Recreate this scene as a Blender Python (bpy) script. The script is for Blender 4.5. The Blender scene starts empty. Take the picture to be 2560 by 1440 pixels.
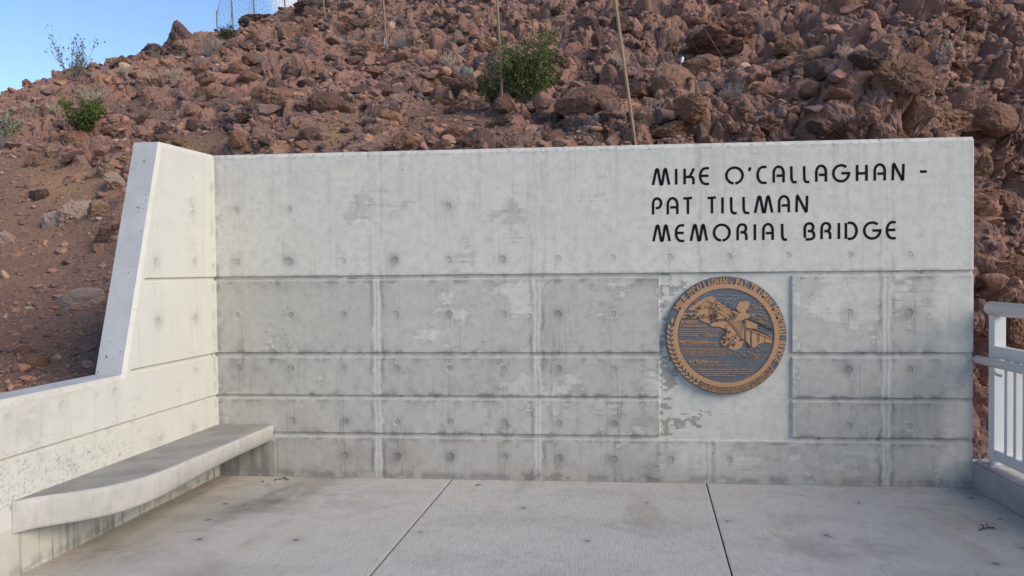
import bpy, bmesh, math, random
import numpy as np
from mathutils import Vector
from mathutils.bvhtree import BVHTree
from mathutils.geometry import tessellate_polygon
R = math.radians
random.seed(7)
scene = bpy.context.scene
col = scene.collection

# ------------------------------------------------------------------ camera, sky, sun
W, H = 6.356, 2.83                       # memorial wall: length and height in metres
CAM = np.array([3.29, -6.769, 1.793]); YAW, PITCH, ROLL, FPX = 0.0985, -0.0223, -0.0097, 2000.0
_f = np.array([-math.sin(YAW)*math.cos(PITCH), math.cos(YAW)*math.cos(PITCH), math.sin(PITCH)])
_r = np.array([math.cos(YAW), math.sin(YAW), 0.0]); _u = np.cross(_r, _f)
CR = _r*math.cos(ROLL)+_u*math.sin(ROLL); CU = _u*math.cos(ROLL)-_r*math.sin(ROLL); CF = _f
cam = bpy.data.cameras.new('camera'); cam_o = bpy.data.objects.new('camera', cam); col.objects.link(cam_o)
cam.sensor_width = 36.0; cam.lens = 36.0*FPX/2560.0; cam.clip_start = 0.05; cam.clip_end = 2000
from mathutils import Matrix
cam_o.matrix_world = Matrix(((CR[0], CU[0], -CF[0], CAM[0]), (CR[1], CU[1], -CF[1], CAM[1]), (CR[2], CU[2], -CF[2], CAM[2]), (0, 0, 0, 1)))
scene.camera = cam_o

SUN_EL, SUN_AZ = R(31), R(-31)           # azimuth measured from +X towards +Y
world = bpy.data.worlds.new("World"); scene.world = world; world.use_nodes = True
wn, wl = world.node_tree.nodes, world.node_tree.links
wn.clear()
sky = wn.new('ShaderNodeTexSky'); sky.sky_type = 'NISHITA'; sky.sun_disc = False
sky.sun_elevation = SUN_EL; sky.sun_rotation = R(90)-SUN_AZ
sky.air_density = 1.0; sky.dust_density = 0.1; sky.ozone_density = 3.0; sky.altitude = 1500
bg = wn.new('ShaderNodeBackground'); bg.inputs[1].default_value = 0.122
out = wn.new('ShaderNodeOutputWorld')
tc = wn.new('ShaderNodeTexCoord'); cn = wn.new('ShaderNodeTexNoise'); cn.inputs['Scale'].default_value = 3.2; cn.inputs['Detail'].default_value = 7; cn.inputs['Roughness'].default_value = .55
mpw = wn.new('ShaderNodeMapping'); mpw.inputs['Location'].default_value = (.1, .6, .35); mpw.inputs['Scale'].default_value = (1, 1, 2.2)
wl.new(tc.outputs['Generated'], mpw.inputs[0]); wl.new(mpw.outputs[0], cn.inputs['Vector'])
cr = wn.new('ShaderNodeValToRGB'); cr.color_ramp.elements[0].position = .60; cr.color_ramp.elements[1].position = .86
cr.color_ramp.elements[0].color = (0, 0, 0, 1); cr.color_ramp.elements[1].color = (.8, .8, .8, 1)
wl.new(cn.outputs['Fac'], cr.inputs[0])
_d0 = _f+((800-1280)/FPX)*CR-((0-720)/FPX)*CU; _d0 = _d0/np.linalg.norm(_d0)     # one small cumulus stands over the crest
dp = wn.new('ShaderNodeVectorMath'); dp.operation = 'DOT_PRODUCT'; dp.inputs[1].default_value = tuple(_d0); wl.new(tc.outputs['Generated'], dp.inputs[0])
mr = wn.new('ShaderNodeMapRange'); mr.inputs['From Min'].default_value = math.cos(R(4.0)); mr.inputs['From Max'].default_value = math.cos(R(1.0)); wl.new(dp.outputs['Value'], mr.inputs['Value'])
cn2 = wn.new('ShaderNodeTexNoise'); cn2.inputs['Scale'].default_value = 22; cn2.inputs['Detail'].default_value = 6; wl.new(tc.outputs['Generated'], cn2.inputs['Vector'])
mm = wn.new('ShaderNodeMath'); mm.operation = 'MULTIPLY_ADD'; mm.inputs[1].default_value = 1.5; wl.new(mr.outputs['Result'], mm.inputs[0]); wl.new(cn2.outputs['Fac'], mm.inputs[2])
mr2 = wn.new('ShaderNodeMapRange'); mr2.interpolation_type = 'SMOOTHSTEP'; mr2.inputs['From Min'].default_value = .8; mr2.inputs['From Max'].default_value = 1.9; wl.new(mm.outputs[0], mr2.inputs['Value'])
mx = wn.new('ShaderNodeMath'); mx.operation = 'MAXIMUM'; wl.new(mr2.outputs['Result'], mx.inputs[0]); wl.new(cr.outputs[0], mx.inputs[1])
mixw = wn.new('ShaderNodeMixRGB'); mixw.inputs[2].default_value = (4.3, 4.5, 4.9, 1)
wl.new(mx.outputs[0], mixw.inputs[0]); wl.new(sky.outputs[0], mixw.inputs[1]); wl.new(mixw.outputs[0], bg.inputs[0]); wl.new(bg.outputs[0], out.inputs[0])

sun = bpy.data.lights.new('sun', 'SUN'); sun.energy = 2.15; sun.angle = R(36); sun.color = (1.0, .87, .70)
sun_o = bpy.data.objects.new('sun', sun); col.objects.link(sun_o)
sd = Vector((math.cos(SUN_EL)*math.cos(SUN_AZ), math.cos(SUN_EL)*math.sin(SUN_AZ), math.sin(SUN_EL)))
sun_o.rotation_euler = sd.to_track_quat('Z', 'Y').to_euler(); sun_o.location = (14, -6, 9)
vs = scene.view_settings; scene.display_settings.display_device = 'sRGB'
vs.view_transform = 'Standard'; vs.look = 'None'; vs.exposure = 0.73; vs.gamma = 1.0; vs.use_curve_mapping = False

# ------------------------------------------------------------------ helpers
def ray(px, py):
    """unit-depth direction of the sight line through a pixel of the 2560x1440 photograph"""
    return CF+((px-1280)/FPX)*CR-((py-720)/FPX)*CU
def at(px, py, depth): return CAM+ray(px, py)*depth
def tag(o, label=None, cat=None, group=None, kind=None):
    if label: o['label'] = label
    if cat: o['category'] = cat
    if group: o['group'] = group
    if kind: o['kind'] = kind
    return o
def empty(name, loc=(0, 0, 0), label=None, cat=None, group=None):
    o = bpy.data.objects.new(name, None); col.objects.link(o); o.location = loc; o.empty_display_size = .1
    return tag(o, label, cat, group)
def link(name, me, mat=None, parent=None, loc=None):
    o = bpy.data.objects.new(name, me); col.objects.link(o)
    if mat is not None:
        for m in (mat if isinstance(mat, (list, tuple)) else [mat]): me.materials.append(m)
    if parent is not None:
        o.parent = parent
        o.location = -Vector(parent.location) if loc is None else loc
    elif loc is not None: o.location = loc
    return o
def np_mesh(name, V, quads=None, tris=None, smooth=False, attrs=None, mats=None):
    me = bpy.data.meshes.new(name); V = np.asarray(V, np.float32)
    me.vertices.add(len(V)); me.vertices.foreach_set('co', V.ravel())
    parts, tot = [], []
    if quads is not None and len(quads): parts.append(np.asarray(quads, np.int32).ravel()); tot.append(np.full(len(quads), 4, np.int32))
    if tris is not None and len(tris): parts.append(np.asarray(tris, np.int32).ravel()); tot.append(np.full(len(tris), 3, np.int32))
    idx = np.concatenate(parts); tot = np.concatenate(tot)
    me.loops.add(len(idx)); me.loops.foreach_set('vertex_index', idx)
    me.polygons.add(len(tot)); me.polygons.foreach_set('loop_start', np.concatenate([[0], np.cumsum(tot)[:-1]]).astype(np.int32))
    me.polygons.foreach_set('loop_total', tot)
    me.polygons.foreach_set('use_smooth', np.full(len(tot), smooth, bool))
    if mats is not None: me.polygons.foreach_set('material_index', np.asarray(mats, np.int32))
    for k, a in (attrs or {}).items():
        at_ = me.attributes.new(k, 'FLOAT', 'POINT'); at_.data.foreach_set('value', np.asarray(a, np.float32).ravel())
    me.update(calc_edges=True); me.validate()
    return me
class MB:
    """collects boxes, tubes and ribbons into one mesh"""
    def __init__(s): s.v, s.q, s.t = [], [], []
    def add(s, V, quads=(), tris=()):
        b = len(s.v); s.v += [tuple(map(float, p)) for p in V]
        s.q += [tuple(b+i for i in q) for q in quads]; s.t += [tuple(b+i for i in t) for t in tris]
    def box(s, x0, x1, y0, y1, z0, z1):
        s.add([(x0, y0, z0), (x1, y0, z0), (x1, y1, z0), (x0, y1, z0), (x0, y0, z1), (x1, y0, z1), (x1, y1, z1), (x0, y1, z1)],
              [(0, 3, 2, 1), (4, 5, 6, 7), (0, 1, 5, 4), (1, 2, 6, 5), (2, 3, 7, 6), (3, 0, 4, 7)])
    def tube(s, pts, rad, n=6, caps=True):
        P = np.asarray(pts, float); m = len(P); rad = np.broadcast_to(np.asarray(rad, float), (m,))
        T = np.gradient(P, axis=0); T /= np.linalg.norm(T, axis=1)[:, None]+1e-12
        a = np.array([0, 0, 1.]) if abs(T[0, 2]) < .9 else np.array([1., 0, 0])
        V = []
        for i in range(m):
            e = np.cross(T[i], a); e /= np.linalg.norm(e)+1e-12; g = np.cross(e, T[i])
            for k in range(n):
                c = 2*math.pi*k/n; V.append(P[i]+rad[i]*(math.cos(c)*e+math.sin(c)*g))
        Q = [(i*n+k, i*n+(k+1) % n, (i+1)*n+(k+1) % n, (i+1)*n+k) for i in range(m-1) for k in range(n)]
        T3 = []
        if caps:
            V += [P[0], P[-1]]
            for k in range(n): T3 += [(m*n, (k+1) % n, k), (m*n+1, (m-1)*n+k, (m-1)*n+(k+1) % n)]
        s.add(V, Q, T3)
    def mesh(s, name, smooth=False): return np_mesh(name, np.array(s.v), s.q, s.t, smooth)
    def build(s, name, mat, parent=None, smooth=False, loc=None): return link(name, s.mesh(name, smooth), mat, parent, loc)
def bevel(o, w, seg=2):
    m = o.modifiers.new('bevel', 'BEVEL'); m.width = w; m.segments = seg; m.limit_method = 'ANGLE'; m.angle_limit = R(40); return o

# numpy noise ------------------------------------------------------
def _hash(ix, iy, iz, seed):
    h = (ix.astype(np.uint32)*np.uint32(374761393)+iy.astype(np.uint32)*np.uint32(668265263)+iz.astype(np.uint32)*np.uint32(2147483647)+np.uint32(seed*974711 & 0xffffffff))
    h = (h ^ (h >> np.uint32(13)))*np.uint32(1274126177); h = (h ^ (h >> np.uint32(15)))*np.uint32(2246822519); h ^= h >> np.uint32(16)
    return h.astype(np.float32)*np.float32(1/4294967295)
def vnoise(P, seed=0):
    P = np.asarray(P, np.float32); F = np.floor(P); f = P-F; f = f*f*(3-2*f); I = F.astype(np.int64)
    r = 0
    for dx in (0, 1):
        wx = f[:, 0] if dx else 1-f[:, 0]
        for dy in (0, 1):
            wy = f[:, 1] if dy else 1-f[:, 1]
            for dz in (0, 1):
                wz = f[:, 2] if dz else 1-f[:, 2]
                r = r+wx*wy*wz*_hash(I[:, 0]+dx, I[:, 1]+dy, I[:, 2]+dz, seed)
    return r
def fbm(P, octv=4, seed=0, rough=.5):
    a, s, t = 1.0, 0, 0; P = np.asarray(P, np.float32)
    for i in range(octv):
        s = s+a*vnoise(P*(2.03**i)+i*17.3, seed+i); t += a; a *= rough
    return s/t
def n2(x, z, sx, sz, seed, octv=4, rough=.55):
    return fbm(np.stack([x*sx, z*sz, np.zeros_like(x)], -1), octv, seed, rough)
def sstep(a, b, x): t = np.clip((x-a)/(b-a), 0, 1); return t*t*(3-2*t)
def voronoi(P, seed):
    """F1, F2 distances and, for the nearest cell, its offset vector and a random id"""
    P = np.asarray(P, np.float32); I = np.floor(P).astype(np.int64); n = len(P)
    f1 = np.full(n, 9., np.float32); f2 = f1.copy(); off = np.zeros((n, 3), np.float32); rid = np.zeros(n, np.float32)
    for dx in (-1, 0, 1):
        for dy in (-1, 0, 1):
            for dz in (-1, 0, 1):
                c = I+np.array([dx, dy, dz])
                h = [_hash(c[:, 0], c[:, 1], c[:, 2], seed+k) for k in range(3)]
                d = np.stack([c[:, k]+h[k] for k in range(3)], -1).astype(np.float32)-P
                L = np.sqrt((d*d).sum(1)); nw = L < f1
                f2 = np.where(nw, f1, np.minimum(f2, L)); f1 = np.where(nw, L, f1)
                off[nw] = d[nw]; rid = np.where(nw, _hash(c[:, 0], c[:, 1], c[:, 2], seed+9), rid)
    return f1, f2, off, rid

# node materials ---------------------------------------------------
class NT:
    def __init__(s, name):
        s.m = bpy.data.materials.new(name); s.m.use_nodes = True; s.n = s.m.node_tree.nodes; s.l = s.m.node_tree.links
        s.b = s.n['Principled BSDF']; s.b.inputs['Specular IOR Level'].default_value = .3
    def node(s, t, **kw):
        x = s.n.new(t)
        for k, v in kw.items(): setattr(x, k, v)
        return x
    def inp(s, sock, v):
        if v is None: return
        if isinstance(v, bpy.types.NodeSocket): s.l.new(v, sock)
        else: sock.default_value = v if not isinstance(v, tuple) or len(v) != 3 or sock.type != 'RGBA' else (*v, 1)
    def coord(s, which='Object', scale=(1, 1, 1)):
        t = s.node('ShaderNodeTexCoord'); m = s.node('ShaderNodeMapping'); m.inputs['Scale'].default_value = scale
        s.l.new(t.outputs[which], m.inputs[0]); return m.outputs[0]
    def noise(s, scale, detail=5, rough=.55, vec=None, dist=0.0):
        x = s.node('ShaderNodeTexNoise'); x.inputs['Scale'].default_value = scale; x.inputs['Detail'].default_value = detail
        x.inputs['Roughness'].default_value = rough; x.inputs['Distortion'].default_value = dist
        s.l.new(vec if vec is not None else s.coord(), x.inputs['Vector']); return x.outputs['Fac']
    def ramp(s, fac, stops):
        x = s.node('ShaderNodeValToRGB'); e = x.color_ramp.elements
        while len(e) < len(stops): e.new(.5)
        for i, (p, c) in enumerate(stops):
            e[i].position = p; e[i].color = (*c, 1) if isinstance(c, tuple) else (c, c, c, 1)
        s.l.new(fac, x.inputs[0]); return x.outputs[0]
    def mix(s, fac, a, b, mode='MIX'):
        x = s.node('ShaderNodeMixRGB', blend_type=mode); s.inp(x.inputs[0], fac); s.inp(x.inputs[1], a); s.inp(x.inputs[2], b); return x.outputs[0]
    def math(s, op, a, b=None, c=None):
        x = s.node('ShaderNodeMath', operation=op); s.inp(x.inputs[0], a); s.inp(x.inputs[1], b)
        if c is not None: s.inp(x.inputs[2], c)
        return x.outputs[0]
    def attr(s, name, typ='GEOMETRY'): x = s.node('ShaderNodeAttribute', attribute_name=name, attribute_type=typ); return x.outputs['Fac']
    def rnd(s): return s.node('ShaderNodeObjectInfo').outputs['Random']
    def bump(s, h, strength=.4, dist=.02, prev=None):
        x = s.node('ShaderNodeBump'); x.inputs['Strength'].default_value = strength; x.inputs['Distance'].default_value = dist
        s.l.new(h, x.inputs['Height'])
        if prev is not None: s.l.new(prev, x.inputs['Normal'])
        return x.outputs[0]
    def done(s, colour, rough=.85, normal=None, metal=0.0):
        s.inp(s.b.inputs['Base Color'], colour); s.inp(s.b.inputs['Roughness'], rough); s.inp(s.b.inputs['Metallic'], metal)
        if normal is not None: s.l.new(normal, s.b.inputs['Normal'])
        return s.m

def mat_concrete():
    t = NT('board_formed_concrete')
    fine = t.noise(90, 6, .65); mid = t.noise(7, 6, .6); big = t.noise(1.3, 3)
    brush = t.noise(1, 5, .6, t.coord('Object', (9, 9, 260)))
    wash = t.attr('wash'); dark = t.attr('dark'); warm = t.attr('warm')
    old = t.mix(mid, (.400, .384, .345), (.510, .490, .442)); old = t.mix(t.ramp(fine, [(.35, 0.0), (.7, .5)]), old, (.43, .418, .385))
    new = t.mix(brush, (.535, .517, .465), (.615, .595, .538)); new = t.mix(t.ramp(big, [(.35, 0.0), (.7, .35)]), new, (.505, .49, .45))
    mot = t.noise(13, 9, .68); mot2 = t.noise(3.4, 6, .6)
    new = t.mix(t.ramp(mot, [(.46, 0.0), (.62, .75)]), new, (.455, .442, .405)); new = t.mix(t.ramp(mot2, [(.45, 0.0), (.65, .45)]), new, (.475, .462, .425))
    old = t.mix(t.ramp(mot, [(.45, 0.0), (.65, .6)]), old, (.335, .325, .300))
    c = t.mix(wash, old, new)
    c = t.mix(warm, c, (.36, .31, .25)); c = t.mix(dark, c, (.14, .14, .135))
    hgt = t.math('ADD', t.math('MULTIPLY', fine, .6), t.math('MULTIPLY', brush, .5))
    return t.done(c, .88, t.bump(hgt, .35, .004))
def mat_wing():
    t = NT('washed_lit_wing_concrete')  # same wall concrete, warm light on this face put into the cream tint
    fine = t.noise(90, 6, .65); mid = t.noise(5, 6, .6); wash = t.attr('wash'); dark = t.attr('dark'); warm = t.attr('warm')
    brush = t.noise(1, 5, .6, t.coord('Object', (14, 14, 180)))
    c = t.mix(mid, (.53, .513, .452), (.645, .625, .555)); c = t.mix(t.ramp(brush, [(.3, 0.0), (.75, .5)]), c, (.585, .568, .505))
    c = t.mix(wash, t.mix(.6, c, (.45, .44, .40)), c); c = t.mix(warm, c, (.37, .31, .235)); c = t.mix(dark, c, (.15, .145, .13))
    return t.done(c, .88, t.bump(fine, .3, .004))
def mat_plain_concrete(name, a, b, pits=True):
    t = NT(name); mid = t.noise(4, 6, .6); fine = t.noise(110, 5, .6)
    c = t.mix(t.ramp(mid, [(.3, 0.0), (.7, 1.0)]), a, b)
    if pits:
        p = t.noise(38, 2, .5); c = t.mix(t.ramp(p, [(.69, 0.0), (.72, .8)]), c, (.08, .08, .08)); c = t.mix(t.ramp(t.noise(17, 3, .6, dist=.6), [(.705, 0.0), (.72, .85)]), c, (.07, .07, .07))
    return t.done(c, .8, t.bump(fine, .25, .004))
def mat_bench_side():
    t = NT('streaked_bench_concrete')
    st = t.noise(1, 6, .65, t.coord('Object', (24, 24, 3.5))); mid = t.noise(5, 6, .6); fine = t.noise(100, 5)
    c = t.mix(mid, (.36, .345, .31), (.55, .53, .485)); c = t.mix(t.ramp(st, [(.48, 0.0), (.78, .5)]), c, (.27, .25, .22)); c = t.mix(t.ramp(t.noise(2.6, 6, .65), [(.5, 0.0), (.72, .7)]), c, (.25, .235, .205))
    return t.done(c, .85, t.bump(fine, .3, .004))
def mat_pavement():
    t = NT('broomed_concrete_paving')
    br = t.noise(1, 4, .7, t.coord('Object', (150, 7, 1))); fine = t.noise(160, 4, .7); mid = t.noise(2.2, 7, .6); big = t.noise(.7, 4)
    c = t.mix(mid, (.45, .43, .40), (.56, .535, .50)); c = t.mix(t.ramp(big, [(.4, 0.0), (.65, .6)]), c, (.52, .49, .445))
    c = t.mix(t.ramp(br, [(.35, .55), (.5, 0.0)]), c, (.37, .355, .33)); c = t.mix(t.ramp(br, [(.5, .0), (.75, .6)]), c, (.63, .605, .57)); c = t.mix(t.ramp(fine, [(.58, .0), (.75, .5)]), c, (.26, .255, .25))
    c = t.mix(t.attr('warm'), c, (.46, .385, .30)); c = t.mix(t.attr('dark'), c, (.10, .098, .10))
    return t.done(c, .9, t.bump(t.math('ADD', br, t.math('MULTIPLY', fine, .6)), .9, .006))
def rock_colour(t, v, vec=None):
    """v shifts the hue of a rock between grey purple, red brown and tan"""
    n1 = t.noise(2.1, 6, .6, vec); n2_ = t.noise(11, 6, .65, vec); n3 = t.noise(46, 4, .6, vec)
    a = t.ramp(v, [(0.0, (.140, .098, .095)), (.25, (.235, .146, .124)), (.5, (.335, .182, .132)), (.78, (.50, .275, .175)), (1.0, (.70, .52, .43))])
    c = t.mix(t.ramp(n1, [(.35, 0.0), (.7, .6)]), a, t.mix(.45, a, (.085, .052, .047)))
    c = t.mix(t.ramp(n2_, [(.5, 0.0), (.75, .6)]), c, t.mix(.5, a, (.52, .37, .295)))
    c = t.mix(t.ramp(n3, [(.62, 0.0), (.78, .55)]), c, (.58, .46, .39)); c = t.mix(t.ramp(n3, [(.27, .75), (.42, 0.0)]), c, (.045, .028, .024))
    return c, n2_, n3
def mat_rock():
    t = NT('volcanic_rock'); vec = t.coord('Object')
    t2 = t.node('ShaderNodeVectorMath', operation='ADD'); oi = t.node('ShaderNodeObjectInfo'); t.l.new(vec, t2.inputs[0]); t.l.new(oi.outputs['Location'], t2.inputs[1]); vec = t2.outputs[0]
    v = t.math('ADD', t.attr('tint', 'OBJECT'), t.math('MULTIPLY', oi.outputs['Random'], .10))
    c, a, b = rock_colour(t, v, vec)
    return t.done(c, .92, t.bump(b, .8, .03, t.bump(a, 1.0, .08)))
def mat_scree():
    t = NT('scree_rock'); c, a, b = rock_colour(t, t.attr('tint')); return t.done(c, .92, t.bump(b, .7, .02, t.bump(a, .8, .05)))
def mat_hill():
    t = NT('rocky_hillside'); geo = t.coord('Object')
    v = t.math('ADD', t.math('MULTIPLY', t.noise(.9, 5, .6, geo), .75), t.math('MULTIPLY', t.attr('cell'), .34)); v = t.math('SUBTRACT', v, .12)
    c, a, b = rock_colour(t, v, geo)
    d1 = t.noise(30, 6, .7, geo); d2 = t.noise(5, 5, .6, geo)
    dirt = t.mix(d2, (.185, .104, .078), (.275, .162, .118)); dirt = t.mix(t.ramp(d1, [(.52, 0.0), (.72, .8)]), dirt, (.42, .295, .23)); dirt = t.mix(t.ramp(d1, [(.3, .7), (.42, 0.0)]), dirt, (.055, .034, .027))
    dirt = t.mix(t.attr('ochre'), dirt, (.40, .235, .130))
    c = t.mix(t.attr('dirt'), c, dirt)
    return t.done(c, .95, t.bump(d1, .8, .03, t.bump(b, .6, .02, t.bump(a, .8, .05))))
def mat_simple(name, c, rough=.6, metal=0.0, var=.25, scale=30, bump=.15):
    t = NT(name); n = t.noise(scale, 5, .6); d = tuple(x*(1-var) for x in c); e = tuple(min(1, x*(1+var)) for x in c)
    return t.done(t.mix(n, d, e), rough, t.bump(n, bump, .003), metal)
def mat_leaf(name, a, b, c):
    t = NT(name); g = t.attr('tint'); return t.done(t.ramp(g, [(0.0, a), (.5, b), (1.0, c)]), .65)
M = dict(conc=mat_concrete(), wing=mat_wing(), edge=mat_plain_concrete('form_face_concrete', (.40, .405, .405), (.50, .505, .505)),
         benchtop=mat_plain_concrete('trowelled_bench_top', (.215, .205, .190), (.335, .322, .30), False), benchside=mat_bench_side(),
         pave=mat_pavement(), kerb=mat_plain_concrete('kerb_concrete', (.30, .30, .29), (.42, .42, .41)), grout=mat_plain_concrete('grout_bed', (.44, .42, .38), (.56, .54, .50), False),
         rock=mat_rock(), scree=mat_scree(), hill=mat_hill(), joint=mat_simple('joint_filler', (.035, .034, .033), .9),
         letter=mat_simple('black_letter_paint', (.004, .004, .0045), .95, 0, .3), rail=mat_simple('pale_grey_paint', (.64, .64, .635), .38, 0, .05, 8, .04),
         steel=mat_simple('galvanised_steel', (.55, .55, .52), .5, .3), post=mat_simple('tan_painted_pipe', (.25, .17, .095), .55, 0, .3, 20),
         wire=mat_simple('dark_wire', (.10, .085, .075), .5, .4), white=mat_simple('white_plastic', (.72, .74, .78), .5),
         patina=mat_simple('dark_bronze_patina', (.125, .130, .145), .42, .3, .5, 60, .5), copper=mat_simple('brushed_copper', (.43, .240, .125), .45, .15, .2, 50, .2),
         groove=mat_simple('dark_bronze_line', (.045, .038, .036), .6, .2), pale_line=mat_simple('pale_bronze_line', (.30, .31, .33), .4, .4),  # dark and pale bronze tones for the drawn lines of the relief
         stem=mat_simple('shrub_bark', (.19, .15, .11), .9), drystem=mat_simple('dry_straw', (.42, .36, .27), .9, 0, .35, 15), greystem=mat_simple('grey_twig', (.23, .21, .19), .9),
         creosote=mat_leaf('creosote_leaf', (.042, .062, .014), (.085, .122, .024), (.16, .18, .045)), greyleaf=mat_leaf('grey_green_leaf', (.14, .15, .10), (.24, .25, .18), (.36, .36, .27)),
         olive=mat_leaf('olive_leaf', (.05, .055, .03), (.09, .09, .045), (.15, .13, .07)), cactus=mat_simple('cactus_pad', (.165, .20, .155), .6, 0, .25, 25),
         dead=mat_simple('dead_leaf', (.06, .05, .045), .9))

# ------------------------------------------------------------------ ground and pavement
mb = MB(); mb.add([(-160, -220, -3.2), (160, -220, -3.2), (160, 220, -3.2), (-160, 220, -3.2)], [(0, 1, 2, 3)])
tag(mb.build('ground', M['hill']), kind='structure')
mb = MB(); mb.box(-.9, 6.75, -14, .2, -.30, -.007)
tag(mb.build('pavement_base', M['joint']), kind='structure')

SPOTS = [(2.77, -.8, .016), (4.84, -1.28, .02), (4.86, -1.31, .013), (3.25, -1.5, .012), (4.24, -1.01, .015), (6.2, -.31, .017), (6.16, -.84, .016), (5.7, -1.73, .018), (6.0, -1.44, .012),
         (.57, -.29, .014), (.67, -.61, .014), (.45, -.84, .02), (.61, -.87, .016), (.86, -.43, .016), (.65, -1.65, .02), (1.31, -1.62, .018), (.51, -1.24, .02), (2.11, -1.4, .013), (5.3, -.5, .012), (3.7, -.6, .01)]
def pavement():
    V, Q, A, D = [], [], [], []; base = 0
    # slab edges at the wall line and towards the viewer: the joints fan a little
    jx = lambda y, k: {0: -.35-.0*y, 1: 2.09+.05*y, 2: 4.235+.068*y, 3: 6.345+.006*y}[k]
    ys0 = [(-2.9, -.004), (-8.0, -2.908), (-14.0, -8.008)]
    rng = np.random.default_rng(3)
    for k in range(3):
        for (ya, yb) in ys0:
            st = .014 if ya > -3 else .06
            ny = int((yb-ya)/st)+1; ys = np.linspace(ya, yb, ny); nx = int(2.1/st)+1
            g = .0055; u = np.linspace(0, 1, nx)
            X = np.array([jx(y, k)+g+(jx(y, k+1)-jx(y, k)-2*g)*u for y in ys]); Y = np.repeat(ys[:, None], nx, 1)
            Zt = np.zeros_like(X)
            edge = np.minimum(np.minimum(X-X[:, :1], X[:, -1:]-X), np.minimum(Y-ya, yb-Y)); Zt -= .002*(1-np.clip(edge/.006, 0, 1))**2
            x, y = X.ravel(), Y.ravel()
            n = n2(x, y, 3.0, 1.1, 4, 5); m = n2(x, y, 1.2, 2.6, 9, 5); f = n2(x, y, 30, 30, 12, 3)
            dk = .17*sstep(.56, .74, n)+.12*sstep(.56, .72, m)
            dk = dk+.26*np.exp(-((x-.95-.5*(y+.3))**2/.12+(y+.75)**2/.5))*(.4+n)      # scuffs beside the bench
            dk = dk+.25*sstep(.80, .86, f)*sstep(.5, .65, m)+.16*sstep(.50, .72, n2(x, y, .8, 3.4, 31, 5))*sstep(.42, .6, n2(x, y, 7, 7, 33, 3))+.10*sstep(.62, .7, n2(x, y, 16, 16, 35, 3))
            for (a, b, r) in SPOTS:
                d = np.hypot((x-a), (y-b)*.9)+.35*r*(n2(x, y, 70, 70, 5, 2)-.5)*2
                dk = np.maximum(dk, .95*(1-sstep(r*.8, r*1.15, d))); dk = np.maximum(dk, .28*np.exp(-(d/(r*4))**2))
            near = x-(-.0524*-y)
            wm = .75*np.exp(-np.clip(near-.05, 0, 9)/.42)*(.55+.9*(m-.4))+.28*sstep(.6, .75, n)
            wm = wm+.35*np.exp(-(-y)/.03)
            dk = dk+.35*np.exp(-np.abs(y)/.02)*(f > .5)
            V.append(np.stack([x, y, Zt.ravel()], -1)); A.append(np.clip(wm, 0, .85)); D.append(np.clip(dk, 0, 1))
            i = np.arange(ny*nx).reshape(ny, nx); Q.append(np.stack([i[:-1, :-1], i[:-1, 1:], i[1:, 1:], i[1:, :-1]], -1).reshape(-1, 4)+base)
            # skirts so that the slab edge has depth at its joints
            base += ny*nx
            b = np.concatenate([i[0], i[:, -1], i[-1][::-1], i[:, 0][::-1]])
            lo = V[-1][b].copy(); lo[:, 2] = -.0065
            V.append(lo); A.append(np.zeros(len(b))); D.append(np.full(len(b), .6)); k2 = np.arange(len(b))
            Q.append(np.stack([b[:-1]+base-ny*nx, k2[:-1]+base, k2[1:]+base, b[1:]+base-ny*nx], -1)); base += len(b)
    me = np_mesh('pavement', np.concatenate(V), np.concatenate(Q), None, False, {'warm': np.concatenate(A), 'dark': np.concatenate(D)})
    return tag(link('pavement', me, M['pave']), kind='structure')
pavement()

# ------------------------------------------------------------------ memorial wall
GROOVES = [(1.720, 1.762), (1.050, 1.095), (.688, .724), (.352, .395)]
RECESS = (3.852, 4.938, .352, 1.762)
HOLES = [(x, z) for z in (2.345, 1.888, 1.418, .953, .490, .190) for x in (.188, .667, 1.143, 1.608, 2.074, 2.541, 3.009, 3.470, 3.94, 4.42, 4.902, 5.386, 5.858)]
HOLES = [(x, z) for x, z in HOLES if z < 2.2 or x in (.188, .667, 2.074, 2.541)]
HOLES = [(x, z) for x, z in HOLES if not (3.6 < x < 6 and z > 2.2) and not (3.85 < x < 4.94 and .3 < z < 1.75) and not (z < .2 and (x > 4.6 or x < .9)) and not (z < .5 and x < .5)
         and not (1.5 < x < 1.9 and z > 2.2) and not (abs(x-3.0) < .7 and z > 2.2)]
JOINTS = [1.443, 2.832, 4.243, 5.683]
def lines(a, b, step, exact):
    L = np.unique(np.concatenate([np.linspace(a, b, int((b-a)/step)+1), [e for e in exact if a <= e <= b]]).round(5))
    keep = [L[0]]; ex = set(np.round(exact, 5))
    for v in L[1:]:
        if v-keep[-1] < step*.30:
            if v in ex and keep[-1] not in ex and len(keep) > 1: keep[-1] = v
            elif v in ex: keep.append(v)
            continue
        keep.append(v)
    if keep[-1] < b: keep.append(b)
    return np.array(keep)
def hole_depth(x, z, holes, d):
    for (a, b) in holes:
        r = np.hypot(x-a, z-b); d = d+.0035*(1-sstep(.022, .030, r))
    return d
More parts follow.
